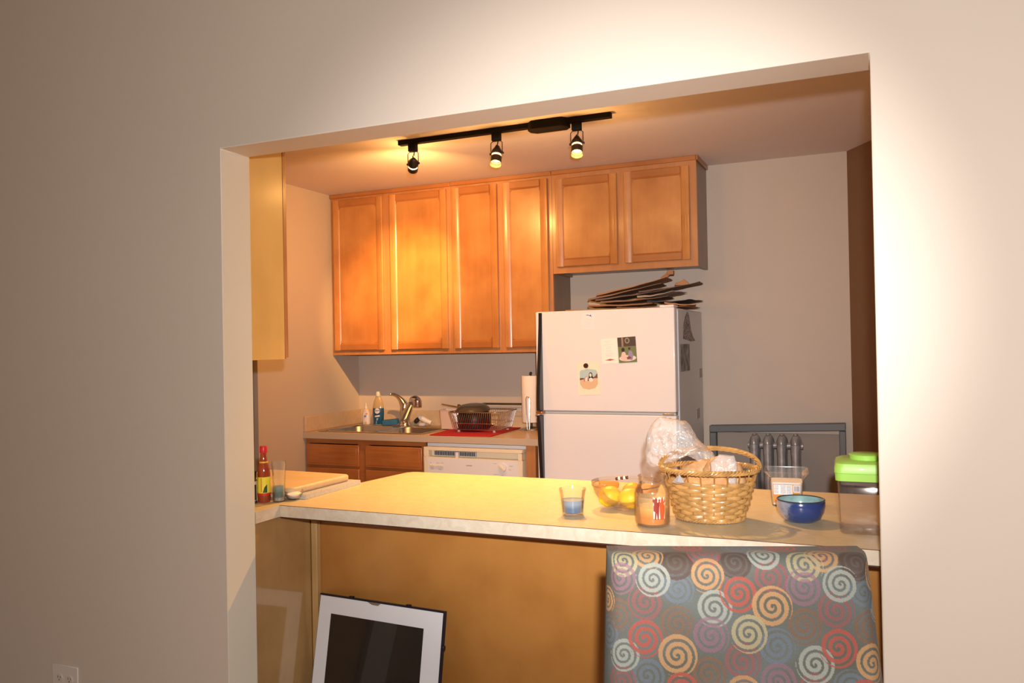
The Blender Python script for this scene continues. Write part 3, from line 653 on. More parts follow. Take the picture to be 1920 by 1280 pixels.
# ------------------------------------------------------------------ upholstered chair (backrest toward the bar)
def chair():
    RZ = R(19.0)
    t = thing('dining_chair', (3.143, -.60, 0), 'tall-backed upholstered chair covered in multicolour spiral fabric, in front of the bar', 'chair', rz=RZ)
    Wb, Wt, z0, z1, D, rad = .487, .455, .44, 1.060, .075, .028
    # fabric colour attribute material
    m, nt, b = new_mat('spiral_fabric')
    at = nt.nodes.new('ShaderNodeAttribute'); at.attribute_name = 'weave'
    hs = N(nt, 'ShaderNodeTexNoise', Scale=700.0, Detail=2.0); v = coords(nt); nt.links.new(v, hs.inputs[0])
    mx = nt.nodes.new('ShaderNodeMix'); mx.data_type = 'RGBA'; mx.blend_type = 'OVERLAY'; mx.inputs[0].default_value = .35
    nt.links.new(at.outputs['Color'], mx.inputs[6]); nt.links.new(hs.outputs[0], mx.inputs[7]); nt.links.new(mx.outputs[2], b.inputs['Base Color'])
    b.inputs['Roughness'].default_value = .75; b.inputs['Sheen Weight'].default_value = .03
    bp = N(nt, 'ShaderNodeBump', Strength=.3, Distance=.001); nt.links.new(hs.outputs[0], bp.inputs['Height']); nt.links.new(bp.outputs[0], b.inputs['Normal'])
    L=(.42,.45,.39); Y=(.50,.43,.24); O=(.62,.34,.14); Rr=(.50,.095,.06); P=(.33,.155,.22); K=(.37,.10,.10); Bn=(.26,.125,.065); Dk=(.10,.05,.032); U=(.17,.22,.28)
    SP = [(545,305,90,U),(1100,620,100,U),(350,790,95,U),(1620,320,90,U),(1500,840,95,U),(100,560,90,U),(1770,560,95,U),(885,150,92,Dk),(540,150,100,Dk),(1590,155,98,Dk),
      (350,380,98,K),(180,455,92,Bn),(535,500,97,Bn),(1260,505,100,Bn),(1450,420,102,K),(1640,520,95,Bn),(715,78,98,K),(1405,95,60,K),(700,775,100,Bn),(895,705,103,K),(1080,235,100,K),(1765,790,90,Bn),(195,820,85,K),(1290,850,95,K),
      (375,108,90,O),(230,145,95,Y),(205,245,90,P),(400,250,97,L),(715,225,97,O),(1065,95,95,L),(1400,108,95,O),(1290,165,102,Y),(1275,290,102,P),(1485,275,98,L),(750,410,102,L),(895,325,104,Rr),(1085,400,112,O),(725,565,102,P),(940,550,104,Y),(215,675,90,L),(340,585,102,Rr),(525,675,112,O),
      (1310,715,105,L),(1445,625,105,Rr),(1640,710,103,O),(1745,235,92,O),(80,380,75,O),(1090,810,103,P),(540,860,95,Rr),(895,885,103,O),(1575,880,90,Rr),(1745,430,70,L)]
    SP += [(x + 5, y + 560, r_, c) for x, y, r_, c in SP if y > 330] + [(x + 10, y + 1120, r_, c) for x, y, r_, c in SP if y > 330]
    SP += [(300, -50, 95, K), (640, -60, 95, Rr), (930, -40, 90, U), (1200, -50, 95, Rr), (1520, -40, 95, K), (1740, 30, 80, Bn), (120, -30, 80, Dk)]
    ucx, vtop, k = 905, 92, Wt / 1.0 / 1560
    h = .00125
    us = np.arange(-Wb / 2 - D * .8, Wb / 2 + D * .8 + h, h); vs = np.arange(0, (z1 - .60) + D * .9, h)   # v = arc length downward from the rear top edge
    UU, VV = np.meshgrid(us, vs)
    # fold both directions round a radius
    def fold(a, half):
        s_ = np.sign(a); q = np.abs(a); flat = half - rad; arc = rad * PI / 2
        pos = np.where(q < flat, q, np.where(q < flat + arc, flat + rad * np.sin(np.clip(q - flat, 0, arc) / rad), half))
        dep = np.where(q < flat, 0, np.where(q < flat + arc, rad * (1 - np.cos(np.clip(q - flat, 0, arc) / rad)), rad + (q - flat - arc)))
        return s_ * pos, dep
    # vertical: v=0 is deep on the top face
    vtopflat = D * .7
    q = vtopflat + rad * PI / 2 - VV   # >0 while on the top/arc
    arc = rad * PI / 2
    Z = np.where(q <= 0, z1 - rad + q, np.where(q < arc, z1 - rad + rad * np.sin(np.clip(q, 0, arc) / rad), z1))
    dz = np.where(q <= 0, 0, np.where(q < arc, rad * (1 - np.cos(np.clip(q, 0, arc) / rad)), rad + (q - arc)))
    s = (z1 - Z) / (z1 - z0); half = (Wt + (Wb - Wt) * np.clip(s * 1.9, 0, 1)) / 2
    sc = half / (Wb / 2); Xp, dx = fold(UU, Wb / 2); X = Xp * sc
    dep = np.minimum(np.sqrt(dx ** 2 + dz ** 2), D)
    tilt = (z1 - Z) * .17
    Yc = -tilt + dep + .0 + .004 * np.cos(np.clip(X / half, -1, 1) * PI / 2) * -1
    # colour in photo-like fabric units
    a = X / k * .985 + ucx + np.sign(UU) * dx / k; bq = vtop + (VV - vtopflat * .84 - rad * .6) / k * .99
    C = np.zeros(UU.shape + (3,)); base = np.array((.125, .120, .085))
    patch = .5 + .5 * np.sin(a * .0075 + 1.3 * np.sin(bq * .009)) * np.cos(bq * .0085 + np.sin(a * .006))
    C[:] = base; C += (np.array((.16, .185, .175)) - base) * patch[..., None]
    C[..., 0] += 0
    rng = np.random.RandomState(3)
    for i, (cx, cy, r_, c) in enumerate(SP):
        r_ = r_ * 1.03
        x = a - cx; y = bq - cy; rho = np.hypot(x, y); 
        mk = rho < r_ * 1.02
        if not mk.any(): continue
        ph = np.arctan2(y, x) + rng.uniform(0, 6.28); pitch = r_ / 2.75
        tt = (rho / pitch - ph / (2 * PI)); fr = tt - np.floor(tt); on = (fr < .6) & mk & (rho > pitch * .18)
        strong = .92 if c in (L, Y, O, Rr) else (.72 if c in (P, K) else .72)
        if c is Dk: C[mk] = C[mk] * .45 + np.array(c) * .55
        C[on] = C[on] * (1 - strong) + np.array(c) * strong
    C *= .46
    ny, nx = UU.shape; co = np.stack([X, Yc, Z], -1).reshape(-1, 3)
    idx = np.arange(ny * nx).reshape(ny, nx); F = np.stack([idx[:-1, :-1], idx[1:, :-1], idx[1:, 1:], idx[:-1, 1:]], -1).reshape(-1, 4)
    me = bpy.data.meshes.new('backrest_cover'); me.vertices.add(len(co)); me.vertices.foreach_set('co', co.ravel())
    me.loops.add(F.size); me.loops.foreach_set('vertex_index', F.ravel()); me.polygons.add(len(F)); me.polygons.foreach_set('loop_start', np.arange(0, F.size, 4)); me.polygons.foreach_set('loop_total', np.full(len(F), 4))
    me.polygons.foreach_set('use_smooth', np.ones(len(F), bool)); me.update()
    ca = me.color_attributes.new('weave', 'FLOAT_COLOR', 'POINT'); rgba = np.concatenate([C.reshape(-1, 3), np.ones((ny * nx, 1))], 1); ca.data.foreach_set('color', rgba.ravel())
    me.materials.append(m)
    o = bpy.data.objects.new('backrest', me); col.objects.link(o); o.parent = t
    # the rest of the chair
    fab = plain('plain_grey_green_fabric', (.19, .19, .15), .8, var=.3, vscale=14)
    inner = MB(); zz = z1 - .006; zb = .44
    def yy(z): return -(z1 - z) * .17
    inner.add([(-Wt / 2 + .012, yy(zz) + .014, zz - .008), (Wt / 2 - .012, yy(zz) + .014, zz - .008), (Wt / 2 - .012, yy(zz) + D + .004, zz - .008), (-Wt / 2 + .012, yy(zz) + D + .004, zz - .008),
               (-Wb / 2 + .012, yy(zb) + .012, zb), (Wb / 2 - .012, yy(zb) + .012, zb), (Wb / 2 - .012, yy(zb) + D, zb), (-Wb / 2 + .012, yy(zb) + D, zb)],
              [(0, 1, 2, 3), (4, 7, 6, 5), (0, 4, 5, 1), (1, 5, 6, 2), (2, 6, 7, 3), (3, 7, 4, 0)])
    inner.build('backrest_core', fab, o, bevel=.01)
    b = MB(); b.rbox(-.26, .26, -.58, -.105, .40, .49, .05); b.build('seat', fab, t, bevel=.02, bseg=3)
    lw = wood('chair_leg_wood', (.05, .025, .012), (.09, .045, .02))
    for sx in (-1, 1):
        for y0, y1 in ((-.55, -.555), (-.13, -.05)):
            b = MB(); b.add([(sx * .23 + a_ * .02, y0 + c_ * .02, .40) for a_, c_ in ((-1, -1), (1, -1), (1, 1), (-1, 1))] + [(sx * .235 + a_ * .014, y1 + c_ * .014, .0) for a_, c_ in ((-1, -1), (1, -1), (1, 1), (-1, 1))],
                              [(0, 3, 2, 1), (4, 5, 6, 7), (0, 1, 5, 4), (1, 2, 6, 5), (2, 3, 7, 6), (3, 0, 4, 7)]); b.build('leg', lw, t, bevel=.002)
chair()

# ------------------------------------------------------------------ things on the bar
Z0 = ZB + .0006
def waxmat(name, c1, c2, zmid, soft=.1, rough=.4):
    m, nt, b = new_mat(name); v = coords(nt); sp = N(nt, 'ShaderNodeSeparateXYZ'); nt.links.new(v, sp.inputs[0])
    n = N(nt, 'ShaderNodeTexNoise', Scale=40.0); nt.links.new(v, n.inputs[0])
    ma = N(nt, 'ShaderNodeMath', operation='MULTIPLY_ADD'); nt.links.new(n.outputs[0], ma.inputs[0]); ma.inputs[1].default_value = .006; nt.links.new(sp.outputs[2], ma.inputs[2])
    mr = N(nt, 'ShaderNodeMapRange'); nt.links.new(ma.outputs[0], mr.inputs[0]); mr.inputs[1].default_value = zmid - soft; mr.inputs[2].default_value = zmid + soft
    r = ramp(nt, [(.0, c1), (1.0, c2)]); nt.links.new(mr.outputs[0], r.inputs[0]); nt.links.new(r.outputs[0], b.inputs[0]); b.inputs['Roughness'].default_value = rough
    b.inputs['Subsurface Weight'].default_value = .0; return m
# blue candle tumbler
t = thing('candle_tumbler', (2.468, .435, Z0), 'clear glass tumbler half filled with blue wax, leftmost on the bar', 'candle')
b = MB(); b.lathe([(.001, 0), (.033, 0), (.0345, .002), (.0365, .030), (.0395, .060), (.0445, .086), (.0432, .086), (.0380, .060), (.0350, .030), (.033, .010), (.001, .010)], 44)
b.build('glass', 'glass', t, smooth=True, ang=60)
b = MB(); b.lathe([(.001, .0105), (.0325, .0105), (.0347, .030), (.0366, .050), (.001, .049)], 40); b.build('wax', waxmat('blue_wax', (.075, .15, .26), (.22, .31, .40), .034, .006), t, smooth=True)

# fruit bowl
t = thing('fruit_bowl', (2.600, .600, Z0), 'large clear glass bowl of lemons behind the candle jar', 'bowl')
b = MB(); b.lathe([(.001, 0), (.050, 0), (.055, .003), (.085, .022), (.104, .048), (.112, .072), (.117, .090), (.115, .091), (.1095, .073), (.102, .050), (.083, .0255), (.052, .007), (.001, .006)], 56)
b.tube([(.1145 * math.cos(2 * PI * k / 56), .1145 * math.sin(2 * PI * k / 56), .079) for k in range(56)], .0018, 6, closed=True)
b.build('glass', 'glasst', t, smooth=True, ang=60)
lem = plain('lemon_skin', (.86, .58, .02), .4, bump=.4, bscale=160, var=.08, vscale=20)
def fruit(name, x, y, z, r_, m, label, cat, stretch=1.15, rz=0, ry=90, grp=None):
    b = MB(); n = 14; prof = []
    for i in range(n + 1):
        a = PI * i / n; rr_ = math.sin(a) * r_; zz = -math.cos(a) * r_ * stretch
        if name == 'lemon' and (i in (1, n - 1)): rr_ *= .75; zz *= 1.03
        if name == 'lemon' and (i in (0, n)): zz *= 1.10
        prof.append((max(1e-5, rr_), zz))
    b.lathe(prof, 28); o = b.build(name, m, smooth=True, ang=80); o.location = (x, y, z); o.rotation_euler = (0, R(ry), R(rz))
    if name == 'lemon':
        s = MB(); s.lathe([(.001, r_ * stretch * 1.09), (.004, r_ * stretch * 1.07), (.005, r_ * stretch * 1.0)], 12); s.build('stem_scar', plain('lemon_scar', (.45, .36, .10), .7), o, smooth=True)
    return tag(o, label, cat, grp)
fruit('lemon', 2.553, .565, Z0 + .042, .034, lem, 'yellow lemon at the left in the glass bowl, showing its blossom end', 'lemon', 1.12, 40, 70, 'lemons in the glass bowl')
fruit('lemon', 2.627, .556, Z0 + .041, .034, lem, 'yellow lemon right of the first one, partly behind the candle jar', 'lemon', 1.15, 10, 95, 'lemons in the glass bowl')
fruit('orange', 2.612, .636, Z0 + .045, .036, plain('orange_skin', (.85, .34, .03), .45, bump=.4, bscale=140), 'orange fruit at the back of the glass bowl', 'orange', 1.0)
b = MB(); b.rbox(-.034, .034, -.013, .013, -.008, .008, .006); o = b.build('orange_wrapped_snack', plain('orange_wrapper', (.80, .20, .03), .3), bevel=.003); o.location = (2.532, .628, Z0 + .071); o.rotation_euler = (R(14), R(4), R(24))
tag(o, 'orange wrapped snack lying on the fruit in the glass bowl', 'snack')
t = thing('striped_candy', (2.565, .675, Z0 + .087), 'small dark red and white wrapped candy at the back of the glass bowl', 'candy')
t.rotation_euler = (0, R(-8), R(8))
for k, c in enumerate(((.06, .02, .02), (.75, .70, .62), (.10, .03, .02), (.75, .70, .62), (.06, .02, .02))):
    b = MB(); b.lathe([(.001, 0), (.0055, .0), (.0065, .004), (.0055, .0075), (.001, .0075)], 12, Matrix.Translation((-.0225 + k * .009, 0, 0)) @ Matrix.Rotation(PI / 2, 4, 'Y')); b.build('wrapper_band', plain('candy_band', c, .3), t, smooth=True)

# candle jar with red figures
t = thing('candle_jar', (2.747, .372, Z0), 'glass candle jar with orange wax and two red dancing figures painted on it', 'candle jar')
jr = [(.001, 0), (.044, 0), (.050, .004), (.0525, .012), (.0525, .100), (.050, .112), (.043, .122), (.0405, .126), (.0405, .144), (.043, .148), (.0425, .151), (.0395, .150), (.0385, .146), (.0385, .126), (.048, .110), (.0503, .100), (.0503, .012), (.047, .007), (.001, .007)]
b = MB(); b.lathe(jr, 52); b.build('glass', 'glasst', t, smooth=True, ang=60)
b = MB(); b.lathe([(.001, .0075), (.047, .0075), (.0497, .013), (.0497, .058), (.001, .056)], 44); b.build('wax', waxmat('orange_wax', (.62, .27, .07), (.74, .46, .17), .044, .012), t, smooth=True)
b = MB(); b.surf([(.0499, .0582), (.0499, .088)], 44); b.build('wax_film', plain('thin_wax_film', (.80, .62, .36), .5, alpha=.35), t, smooth=True)
def on_cyl(parent, name, poly, r_, c, a0, zc, th=.0004, rough=.5, mat=None):
    # polygon (s along circumference, z) wrapped on a cylinder of radius r_ centred on angle a0 (grid filled)
    bm = bmesh.new(); vs = [bm.verts.new((p[0], 0, p[1])) for p in poly]; f = bm.faces.new(vs)
    bmesh.ops.triangulate(bm, faces=[f]); 
    for _ in range(2): bmesh.ops.subdivide_edges(bm, edges=[e_ for e_ in bm.edges if e_.calc_length() > .006], cuts=1, use_grid_fill=True)
    bmesh.ops.triangulate(bm, faces=bm.faces[:])
    for v_ in bm.verts:
        a = a0 + v_.co.x / r_; v_.co = Vector(((r_ + th) * math.cos(a), (r_ + th) * math.sin(a), v_.co.z + zc))
    me = bpy.data.meshes.new(name); bm.to_mesh(me); bm.free(); me.materials.append(mat or plain(name + '_paint', c, rough)); o = bpy.data.objects.new(name, me); col.objects.link(o); o.parent = parent; return o
A0 = R(-90 + 36)
on_cyl(t, 'painted_background', [(-.018, .0), (.018, .0), (.018, .066), (.010, .060), (.0, .066), (-.010, .060), (-.018, .066)], .0526, (.78, .66, .55), A0, .028)
def figure(s0, c, fl):
    P = [(-.006, .0), (-.003, .022), (-.009, .026), (-.009, .040), (-.006, .046), (-.012, .056), (-.010, .062), (-.006, .054), (-.004, .052), (-.005, .060), (-.001, .066), (.003, .060), (.002, .052), (.005, .050), (.010, .062), (.012, .058), (.007, .046), (.008, .028), (.006, .0), (.003, .0), (.0005, .020), (-.002, .0)]
    if fl: P = [(-a, b_) for a, b_ in P][::-1]
    on_cyl(t, 'painted_figure', [(s0 + a, b_) for a, b_ in P], .0528, c, A0, .026, .0006)
figure(-.0085, (.30, .03, .015), False); figure(.0090, (.58, .10, .025), True)

# wicker basket
def basket():
    cx, cy = 2.893, .515
    t = thing('wicker_basket', (cx, cy, Z0), 'glossy golden wicker basket with a hoop handle, heaped with packets', 'basket')
    t.rotation_euler = (0, 0, R(8))
    wk = plain('golden_wicker', (.46, .25, .082), .3, var=.28, vscale=30, coat=.6)
    wk2 = plain('darker_wicker', (.34, .17, .05), .32, var=.3, vscale=30, coat=.6)
    H = .158
    def rad(z): q = z / H; return .098 + .047 * q ** .8
    ey = .82
    NS = 22
    b = MB()
    for k in range(NS):
        a = 2 * PI * k / NS; b.tube([(rad(z) * math.cos(a), rad(z) * ey * math.sin(a), z) for z in (.006, .04, .08, .12, .15)], .0024, 6)
    b.build('stakes', wk2, t, smooth=True)
    rows = [(.012 + .0098 * i) for i in range(12)]
    b = MB(); seg = 132
    for i, z in enumerate(rows):
        pts = []
        for k in range(seg):
            a = 2 * PI * k / seg; off = .0042 * math.cos(a * NS / 2 + PI * (i % 2)); tl = .004 * math.sin(a + i)
            pts.append(((rad(z) + off) * math.cos(a), (rad(z) + off) * ey * math.sin(a), z + tl * .5 + .0012 * math.sin(a * NS / 2 + i)))
        b.tube(pts, .0036, 8, closed=True, flat=(.5, 1.75))
    b.build('woven_side', wk, t, smooth=True)
    def braid(parent, name, z, r0_, n, th, amp, mat=wk, tw=19):
        b = MB()
        for q in range(n):
            pts = []
            for k in range(160):
                a = 2 * PI * k / 160; p_ = a * tw + 2 * PI * q / n
                pts.append(((r0_ + amp * math.cos(p_)) * math.cos(a), (r0_ + amp * math.cos(p_)) * ey * math.sin(a), z + amp * math.sin(p_)))
            b.tube(pts, th, 6, closed=True)
        return b.build(name, mat, parent, smooth=True)
    braid(t, 'base_braid', .007, rad(0) + .003, 3, .0032, .0038)
    braid(t, 'rim', .157, rad(.155) + .001, 4, .0034, .0058)
    b = MB(); b.lathe([(.001, .003), (.094, .003), (.094, .006), (.001, .006)], 40, sx=1, sy=ey); b.build('base', wk2, t)
    b = MB(); ra = rad(.15)
    for q in range(5):
        pts = []
        for k in range(70):
            s = k / 69; a = PI * s; p_ = a * 9 + 2 * PI * q / 5; am = .0052
            x = math.cos(a) * (ra + .004) * 1.03; hgt = .160 + .047 * math.sin(a) ** .75; y = .012 + .095 * math.sin(a)
            pts.append((x + am * math.cos(p_) * math.cos(a), y + am * math.cos(p_) * .5, hgt + am * math.sin(p_)))
        b.tube(pts, .0030, 6)
    h = b.build('handle', wk, t, smooth=True)
basket()

def blob(name, outline, y0, yc, thick, m, label, cat, noise=.004, nscale=30, n=46, parent=None, seed=0, sharp=180, crease=0):
    """inflate an X-Z outline into a crumpled pouch: radial grid front and back"""
    rnd = random.Random(seed)
    cx = sum(p[0] for p in outline) / len(outline); cz = sum(p[1] for p in outline) / len(outline)
    # resample outline by angle
    pts = []
    m_ = len(outline); per = [0]
    for i in range(m_): per.append(per[-1] + math.dist(outline[i], outline[(i + 1) % m_]))
    K = 96
    for k in range(K):
        d = per[-1] * k / K; i = max(j for j in range(m_) if per[j] <= d); f = (d - per[i]) / (per[i + 1] - per[i])
        a, c = outline[i], outline[(i + 1) % m_]; pts.append((a[0] + (c[0] - a[0]) * f, a[1] + (c[1] - a[1]) * f))
    from mathutils import noise as nz
    b = MB(); vs = []; RN = n // 2
    for side in (-1, 1):
        for j in range(1, RN + 1):
            s = j / RN
            for k in range(K):
                x = cx + (pts[k][0] - cx) * s; z = cz + (pts[k][1] - cz) * s; y = yc + side * thick * math.sqrt(max(0, 1 - s ** 2.6))
                vs.append((x, y, z))
    vs.append((cx, yc - thick, cz)); vs.append((cx, yc + thick, cz))
    out = []
    for p in vs:
        v_ = Vector(p) * nscale + Vector((seed * 3.1, 0, 0))
        rdg = 0
        for o_, am in ((1, 1), (2.1, .5), (4.3, .25)):
            rdg += am * (abs(nz.noise(v_ * o_)) - .25)
        nn = nz.noise_vector(v_ * .7)
        out.append((p[0] + noise * nn.x * .8, p[1] + noise * (nn.y + rdg * 2.6), p[2] + noise * nn.z * .8 + noise * rdg * .6))
    fs = []
    for sd in (0, 1):
        o_ = sd * RN * K
        for j in range(RN - 1):
            for k in range(K):
                fs.append((o_ + j * K + k, o_ + j * K + (k + 1) % K, o_ + (j + 1) * K + (k + 1) % K, o_ + (j + 1) * K + k))
        c_ = 2 * RN * K + sd
        for k in range(K): fs.append((c_, o_ + k, o_ + (k + 1) % K))
    o1 = (RN - 1) * K; o2 = (2 * RN - 1) * K
    for k in range(K): fs.append((o1 + k, o1 + (k + 1) % K, o2 + (k + 1) % K, o2 + k))
    b.add(out, fs); o = b.build(name, m, parent, smooth=True, ang=sharp)
    if label: tag(o, label, cat)
    return o
blob('clear_plastic_bag', [(2.672, 1.045), (2.664, 1.075), (2.671, 1.125), (2.693, 1.168), (2.716, 1.196), (2.730, 1.200), (2.770, 1.190), (2.803, 1.180), (2.832, 1.148), (2.856, 1.112), (2.872, 1.096), (2.892, 1.085), (2.900, 1.066), (2.880, 1.052), (2.856, 1.058), (2.835, 1.078), (2.81, 1.070), (2.79, 1.060), (2.745, 1.050), (2.72, 1.03), (2.69, 1.03)],
     0, .60, .055, 'bag', 'crinkled clear plastic bag puffing out over the left side of the basket', 'plastic bag', noise=.0100, nscale=24, seed=11, n=60)
kr = plain('brown_bread_paper', (.58, .34, .16), .6, var=.2, vscale=30)
blob('tan_crumpled_paper', [(2.80, .93), (2.785, 1.0), (2.80, 1.040), (2.86, 1.066), (2.93, 1.072), (2.985, 1.050), (3.0, 1.0), (2.985, .93)], 0, .565, .035, kr, 'crumpled tan paper lining the back of the basket', 'paper', noise=.005, nscale=30, seed=12, n=30)
blob('brown_paper_packet', [(2.88, .96), (2.87, 1.04), (2.895, 1.078), (2.93, 1.086), (2.962, 1.08), (2.972, 1.05), (2.97, .96)], 0, .535, .028, kr, 'brown paper packet standing in the middle of the basket', 'packet', noise=.003, nscale=40, seed=2, n=30)
blob('clear_food_bag', [(2.905, 1.0), (2.900, 1.068), (2.93, 1.094), (2.975, 1.092), (2.985, 1.060), (2.98, 1.0)], 0, .49, .012, 'bag', 'small clear bag with a pale edge around the brown packet in the basket', 'plastic bag', noise=.003, nscale=45, seed=6, n=24)
blob('tan_bread_roll', [(2.83, .94), (2.82, 1.0), (2.84, 1.034), (2.88, 1.04), (2.955, 1.035), (2.97, .99), (2.96, .94)], 0, .458, .018, plain('tan_crust', (.56, .28, .10), .6, var=.2, vscale=20), 'tan packet seen through the gap under the basket rim', 'packet', noise=.003, nscale=30, seed=9, n=24)
b = MB(); b.add([(2.803, .3915, 1.016), (2.842, .3895, 1.017), (2.826, .3955, 1.042), (2.822, .3825, 1.020), (2.818, .401, 1.01)], [(0, 3, 2), (3, 1, 2), (0, 4, 1, 3), (0, 2, 4), (1, 4, 2)])
tag(b.build('foil_wrapper', plain('crumpled_foil', (.72, .74, .78), .25, metal=.6)), 'small triangular piece of silver foil poking out under the basket rim', 'foil')

# deli container with label
def deli():
    t = thing('deli_container', (3.093, .835, Z0), 'square clear plastic tub with an orange nutrition label, behind the blue bowl', 'container', rz=R(6))
    b = MB()
    def sq(h, r_, z, n=6):
        out = []
        for cx, cy, a0 in ((h - r_, h - r_, 0), (-h + r_, h - r_, 90), (-h + r_, -h + r_, 180), (h - r_, -h + r_, 270)):
            for k in range(n + 1): a = R(a0 + 90 * k / n); out.append((cx + r_ * math.cos(a), cy + r_ * math.sin(a), z))
        return out
    def loft(rings, cap0=True, cap1=False):
        vs = sum(rings, []); n = len(rings[0]); fs = [(i * n + k, i * n + (k + 1) % n, (i + 1) * n + (k + 1) % n, (i + 1) * n + k) for i in range(len(rings) - 1) for k in range(n)]
        if cap0: fs.append(tuple(range(n))[::-1])
        if cap1: fs.append(tuple((len(rings) - 1) * n + k for k in range(n)))
        return vs, fs
    b.add(*loft([sq(.046, .014, 0), sq(.048, .014, .003), sq(.054, .016, .088), sq(.060, .014, .098), sq(.070, .010, .112), sq(.071, .010, .114), sq(.071, .010, .117), sq(.068, .010, .1175), sq(.067, .010, .114), sq(.057, .014, .098)]))
    b.build('tub', 'plastic', t, smooth=True, ang=50)
    w_ = MB(); w_.add(*loft([sq(.045, .013, .004), sq(.0505, .015, .080)], True, True)); w_.build('contents', plain('white_granules', (.66, .68, .72), .8, bump=.4, bscale=300), t)
    lb = MB(); y = -.0525
    def plane(x0, x1, z0, z1, d): 
        q = lambda z: -(.048 + .006 * (z - .003) / .085) - d
        lb_ = MB(); lb_.add([(x0, q(z0), z0), (x1, q(z0), z0), (x1, q(z1), z1), (x0, q(z1), z1), (x0, q(z0) + .0003, z0), (x1, q(z0) + .0003, z0), (x1, q(z1) + .0003, z1), (x0, q(z1) + .0003, z1)], [(0, 1, 2, 3), (7, 6, 5, 4), (0, 4, 5, 1), (1, 5, 6, 2), (2, 6, 7, 3), (3, 7, 4, 0)]); return lb_
    l = plane(-.043, .043, .012, .074, .0006).build('label', plain('orange_brown_label', (.56, .24, .035), .4), t)
    plane(-.041, .018, .040, .072, .0012).build('nutrition_panel', plain('label_white', (.82, .82, .84), .5), l)
    plane(.021, .042, .048, .072, .0012).build('barcode_panel', plain('label_white2', (.78, .78, .80), .5), l)
    bb = MB(); rn = random.Random(5)
    for r_ in range(9):
        z = .0685 - r_ * .0031
        for x0, x1 in ((-.039, -.026), (-.019, -.003), (.0, .016)):
            x = x0
            while x < x1: d = rn.uniform(.0015, .004); q = -(.048 + .006 * (z - .003) / .085) - .0016; bb.box(x, min(x + d, x1), q, q + .0003, z, z + .0013); x += d + .0012
    x = .024
    while x < .040:
        d = rn.choice((.0005, .0009, .0013)); q = -(.048 + .006 * (.06 - .003) / .085) - .0022; bb.box(x, x + d, q, q + .0006, .051, .0695); x += d + rn.choice((.0006, .001))
    bb.build('print', plain('label_print', (.06, .05, .07), .6), l)
deli()

# blue bowl
t = thing('ceramic_bowl', (3.158, .575, Z0), 'small dark blue glazed bowl with a pale teal inside', 'bowl')
m, nt, bb = new_mat('blue_glaze'); v = coords(nt); sp = N(nt, 'ShaderNodeSeparateXYZ'); nt.links.new(v, sp.inputs[0])
n = N(nt, 'ShaderNodeTexNoise', Scale=55.0, Detail=6.0); nt.links.new(v, n.inputs[0]); n2 = N(nt, 'ShaderNodeTexNoise', Scale=14.0, Detail=3.0); nt.links.new(v, n2.inputs[0])
# lighter speckled patch on the left side
ma = N(nt, 'ShaderNodeMath', operation='MULTIPLY_ADD'); nt.links.new(sp.outputs[0], ma.inputs[0]); ma.inputs[1].default_value = -14.0; ma.inputs[2].default_value = -.42
mb_ = N(nt, 'ShaderNodeMath', operation='ADD'); nt.links.new(ma.outputs[0], mb_.inputs[0]); nt.links.new(n.outputs[0], mb_.inputs[1])
r = ramp(nt, [(.25, (.022, .045, .17)), (.45, (.05, .075, .18)), (.62, (.22, .24, .32)), (.8, (.34, .34, .40))]); nt.links.new(mb_.outputs[0], r.inputs[0]); nt.links.new(r.outputs[0], bb.inputs[0]); bb.inputs['Roughness'].default_value = .18; bb.inputs['Coat Weight'].default_value = .6
b = MB(); b.surf([(.0005, .001), (.042, .0), (.045, .002), (.058, .010), (.068, .030), (.0715, .048), (.0705, .062), (.0685, .066)], 52); 
bo = b.build('outside', m, t, smooth=True, ang=70)
b = MB(); b.surf([(.0685, .066), (.0665, .064), (.067, .050), (.063, .030), (.050, .014), (.03, .008), (.0005, .007)], 52); b.build('inside', plain('teal_glaze', (.22, .36, .36), .18, var=.35, vscale=25, coat=.6), t, smooth=True)
b = MB(); b.tube([(.0688 * math.cos(2 * PI * k / 56), .0688 * math.sin(2 * PI * k / 56), .0655) for k in range(56)], .0022, 8, closed=True); b.build('rim', plain('dark_brown_glaze', (.04, .04, .06), .2, coat=.5), t, smooth=True)

# canister with green lid
t = thing('storage_canister', (3.345, .505, Z0), 'tall clear square canister with a bright green lid, at the right end of the bar', 'canister', rz=R(2))
def rr_loft(rings, cap0=True, cap1=True):
    b = MB(); vs = []; n = 28
    R_ = []
    for hx, hy, r_, z in rings:
        out = []
        for cx, cy, a0 in ((hx - r_, hy - r_, 0), (-hx + r_, hy - r_, 90), (-hx + r_, -hy + r_, 180), (hx - r_, -hy + r_, 270)):
            for k in range(7): a = R(a0 + 90 * k / 6); out.append((cx + r_ * math.cos(a), cy + r_ * math.sin(a), z))
        R_.append(out)
    vs = sum(R_, []); fs = [(i * n + k, i * n + (k + 1) % n, (i + 1) * n + (k + 1) % n, (i + 1) * n + k) for i in range(len(R_) - 1) for k in range(n)]
    if cap0: fs.append(tuple(range(n))[::-1])
    if cap1: fs.append(tuple((len(R_) - 1) * n + k for k in range(n)))
    return b.add(vs, fs)
clp = glassy('canister_plastic', (.985, .97, .965), rough=.08, tint=.015, spec=.5)
rr_loft([(.070, .070, .018, 0), (.074, .074, .018, .004), (.080, .080, .018, .166), (.078, .078, .016, .166), (.072, .072, .016, .008)], True, True).build('body', clp, t, smooth=True, ang=45)
gr = plain('lime_green_plastic', (.36, .68, .11), .4, coat=.2)
ld = rr_loft([(.074, .074, .016, .150), (.0835, .0835, .02, .1505), (.0845, .0845, .02, .170), (.0835, .0835, .02, .1715), (.086, .086, .02, .173), (.086, .086, .022, .186), (.082, .082, .024, .199), (.070, .070, .03, .206)]).build('lid', gr, t, smooth=True, ang=35)
